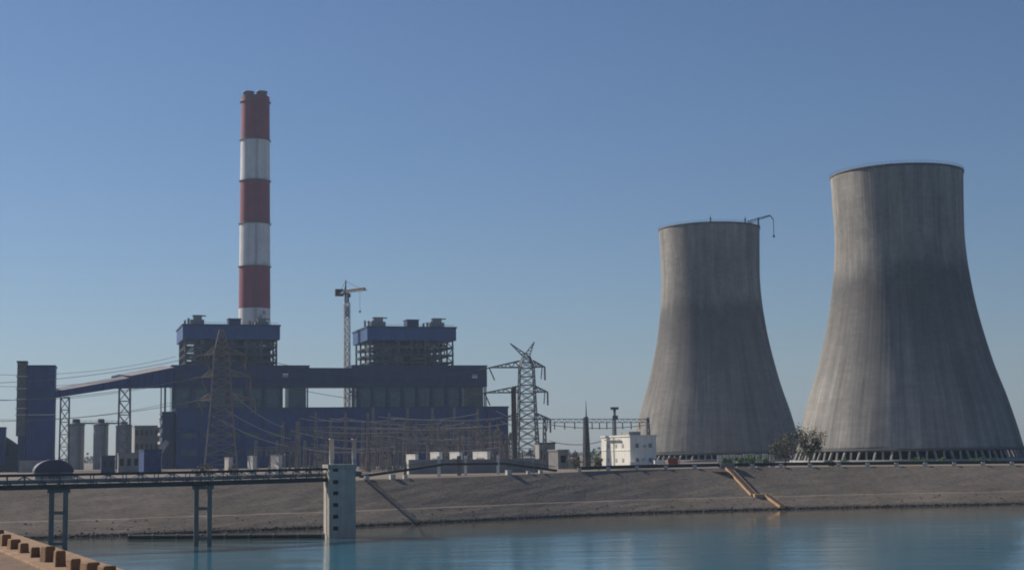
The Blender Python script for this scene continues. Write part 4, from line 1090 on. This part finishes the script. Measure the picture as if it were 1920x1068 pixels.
# ---------------------------------------------------------------- floating pipe by the waterline
p0, p1 = P(243, 1004.5, 341), P(606, 1003.5, 333); p0.z = p1.z = .42
fp_ = thing('floating_pipe', (p0+p1)/2, 'long black pipe lying level on the water beside the intake tower', 'pipe')
b = MB(); b.tube(p0, p1, .52, n=14); b.build('pipe', M['black'], fp_)
for i in range(9):
    q = p0.lerp(p1, i/8.0); d = (p1-p0).normalized(); b = MB(); b.tube(q-d*.25, q+d*.25, .62, n=14); b.build('collar', M['steel'], fp_)

# ---------------------------------------------------------------- staircase down the bank
sc_ = thing('staircase', bank(1410, 10), 'tan stone staircase descending the bank to the water', 'staircase')
def flight(pxa, sa, pxb, sb, n, wd_):
    b = MB()
    for i in range(n):
        t0 = (i+.5)/n; px = pxa+(pxb-pxa)*t0; s_ = sa+(sb-sa)*t0
        q = bank(px, s_); q2 = bank(pxa+(pxb-pxa)*(t0+.02), sa+(sb-sa)*(t0+.02)); d = (q2-q); d.z = 0; yaw = math.atan2(d.y, d.x)
        run = 1.25*(bank(pxa,sa)-bank(pxb,sb)).length/n
        b.box(q+Vector((0,0,.25)), (run, wd_, .9), yaw); 
    b.build('flight', M['stair'], sc_)
    for sg in (-1, 1):
        w2 = MB(); A_ = bank(pxa, sa); B_ = bank(pxb, sb); d = B_-A_; n_ = Vector((-d.y, d.x, 0)).normalized()*(wd_/2+.2)*sg
        w2.beam(A_+n_+Vector((0,0,.55)), B_+n_+Vector((0,0,.55)), .3, .7); w2.build('parapet', M['stair'], sc_)
flight(1368, SETB-1, 1414, 10.3, 18, 1.5)
b = MB(); A_, B_ = bank(1413, 9.6), bank(1440, 9.4); b.beam(A_+Vector((0,0,.3)), B_+Vector((0,0,.3)), 2.4, 1.1); b.build('landing', M['stair'], sc_)
flight(1438, 8.8, 1468, .3, 10, 1.7)
q = bank(1366, SETB+.5); b = MB(); b.box(q+Vector((0,0,.6)), (4.2,1.6,1.5)); b.box(q+Vector((0,0,1.4)), (4.6,2,.2))
tag(b.build('valve_box', M['steelb'], origin=q), 'dark brown box at the head of the bank staircase', 'box')
q = bank(1352, SETB-2.5); b = MB(); b.box(q+Vector((0,0,.1)), (4.5,2.2,.5), -.3)
tag(b.build('stone_slab', M['tan'], origin=q, bevel=.05), 'flat tan stone slab beside the staircase head', 'slab')

# ---------------------------------------------------------------- pipeline along the crest
pxs = list(range(1085, 2110, 20))
pl = thing('pipeline', bank(1500, SETB+2), 'dark pipeline on pale concrete saddles along the bank crest', 'pipeline')
b = MB(); b.path([bank(x, SETB+2)+Vector((0,0,1.05)) for x in pxs], .52, 12); b.build('pipe', M['black'], pl)
b = MB(); b.path([bank(x, SETB+4)+Vector((0,0,.95)) for x in pxs], .38, 10); b.build('pipe', M['black'], pl)
for x in [1088+i*54.2 for i in range(19)]:
    q = bank(x, SETB+1.2); b = MB(); b.box(q+Vector((0,0,.55)), (1.15, 1.0, 1.25)); b.build('saddle', M['concrete_pale'], pl)

# ---------------------------------------------------------------- trees, hedge, scrub
def leafy(b, c, rx, ry, rz_, n, size, rnd, clumps=9, flat=1):
    cl = []
    for i in range(clumps):
        a = rnd.uniform(0, 6.28); e = rnd.uniform(-.6, 1); r_ = rnd.uniform(.35, .95)
        cl.append((c + Vector((rx*r_*math.cos(a), ry*r_*math.sin(a), rz_*e*.8)), rnd.uniform(.25, .5)))
    for i in range(n):
        cc, cs_ = rnd.choice(cl)
        v_ = Vector((rnd.gauss(0, 1), rnd.gauss(0, 1), rnd.gauss(0, .8))) * cs_ * .55
        p_ = cc + Vector((v_.x*rx, v_.y*ry, v_.z*rz_))
        a = Vector((rnd.gauss(0,1), rnd.gauss(0,1), rnd.gauss(0,1))).normalized(); d = a.cross(Vector((rnd.gauss(0,1), rnd.gauss(0,1), rnd.gauss(0,1)))).normalized()
        s_ = size*rnd.uniform(.5, 1.3); b.add([p_-a*s_, p_+d*s_*.5, p_+a*s_, p_-d*s_*.5], [(0,1,2,3)])
    return [x for x, _ in cl]
def tree(px, py0, py1, wpx, D, label, mat, n, seed, size=.34, clumps=14):
    rnd = random.Random(seed); q = P(px, py1, D); gz = 11.6; c = Vector((q.x, D, gz)); zt = P(px, py0, D).z; H = zt-gz; rx = wpx/2/F*D
    o = thing('tree', c, label, 'tree', 'trees before the cooling towers')
    cr_ = MB(); cls = leafy(cr_, c+Vector((0,0,H*.58)), rx*.85, rx*.85, H*.45, n, size, rnd, clumps); 
    tr = MB(); fork = c+Vector((.2,0,H*.25)); tr.tube(c-Vector((0,0,.3)), fork, .32, .22, 8)
    for cp in cls: tr.tube(fork, fork.lerp(cp, .5)+Vector((0,0,.3)), .14, .09, 6); tr.tube(fork.lerp(cp, .5)+Vector((0,0,.3)), cp, .09, .03, 5)
    tr.build('trunk', M['bark'], o); cr_.build('crown', mat, o)
tree(1472, 810, 872, 58, 520, 'broad faint olive tree before the far cooling tower', M['leaf'], 2000, 21, .29, 20)
tree(1517, 800, 872, 58, 515, 'denser dark tree in the gap between the cooling towers', M['leaf2'], 3400, 22, .31, 22)
def bush(px, py0, wpx, D, label, mat, seed, n=500, group='shrubs behind the bank', dep=1.0):
    rnd = random.Random(seed); q = P(px, 870, D); rx = wpx/2/F*D; zt = P(px, py0, D).z; c = Vector((q.x, D, 11.4)); H = zt-11.4
    b = MB(); leafy(b, c+Vector((0,0,H*.5)), rx, min(rx, 3)*dep, H*.55, n, .28, rnd, 10)
    for i in range(5): b.tube(c+Vector((rnd.uniform(-rx,rx)*.5,0,0)), c+Vector((rnd.uniform(-rx,rx)*.8,0,H*.8)), .06, .03, 5)
    tag(b.build('bush', mat, origin=c), label, 'bush', group)
for i, (px, y, w_, g_) in enumerate(((1385, 855, 26, 1), (1408, 853, 26, 1), (1432, 855, 24, 1), (1364, 858, 18, 1))):
    bush(px, y, w_, 500, 'bright green garden shrub in the row before the far cooling tower', M['leafg'], 40+i, 700, 'green shrubs before the far tower')
b = MB(); q0, q1 = P(1345, 866, 530), P(1455, 866, 530); zt = P(1400, 850, 530).z
n = 9
for i in range(n):
    A_, B_ = q0.lerp(q1, i/n), q0.lerp(q1, (i+.82)/n); hgt = zt - random.uniform(0, .7)
    b.beam(Vector((A_.x,A_.y,(11+hgt)/2)), Vector((B_.x,B_.y,(11+hgt)/2)), .3, hgt-11)
    b.beam(Vector((A_.x,A_.y,hgt+.08)), Vector((B_.x,B_.y,hgt+.08)), .4, .16)
tag(b.build('boundary_wall', M['concrete_pale'], origin=(q0+q1)/2), 'low pale boundary wall behind the green shrubs', 'wall')
bush(1124, 858, 14, 505, 'dark rounded bush against the white house', M['leaf2'], 60)
bush(1082, 858, 16, 520, 'dark bush between the lightning mast and relay hut', M['leaf2'], 61)
bush(1112, 843, 26, 640, 'blue-green tree clump left of the white house', M['leafg'], 62, 700)
bush(1555, 862, 22, 520, 'dark scrub bush at the near cooling tower corner', M['leaf2'], 63)
for i, px in enumerate((1580, 1712, 1738, 1765, 1832, 1858)):
    bush(px, 857, 22, 590, 'dull green shrub among the near cooling tower legs', M['leafg'], 70+i, 260, 'shrubs at the near tower foot')
# dry scrub by the brown pylon
for i, px in enumerate((372, 392, 437)):
    bush(px, 872-(i % 2)*4, 22, 470, 'dry brown scrub below the brown pylon', M['leaf'], 80+i, 300, 'dry scrub by the pylon')
# distant wooded horizon
b = MB(); rnd = random.Random(9)
for i in range(5200):
    px = rnd.uniform(-60, 1990); D = rnd.uniform(2300, 2700); q = P(px, 850, D); z = 11 + abs(rnd.gauss(0, 1))*4.5*(.6+.4*math.sin(px*.013)+.3*math.sin(px*.051))
    s_ = rnd.uniform(2, 4.5); a = Vector((rnd.uniform(-1,1), rnd.uniform(-1,1), rnd.uniform(-1,1))).normalized(); d = a.cross(Vector((rnd.uniform(-1,1), rnd.uniform(-1,1), rnd.uniform(-1,1)))).normalized()
    p_ = Vector((q.x, D, z)); b.add([p_-a*s_, p_+d*s_*.7, p_+a*s_, p_-d*s_*.7], [(0,1,2,3)])
tag(b.build('treeline', M['leaf2']), 'low distant line of trees along the horizon', 'trees', kind='stuff')
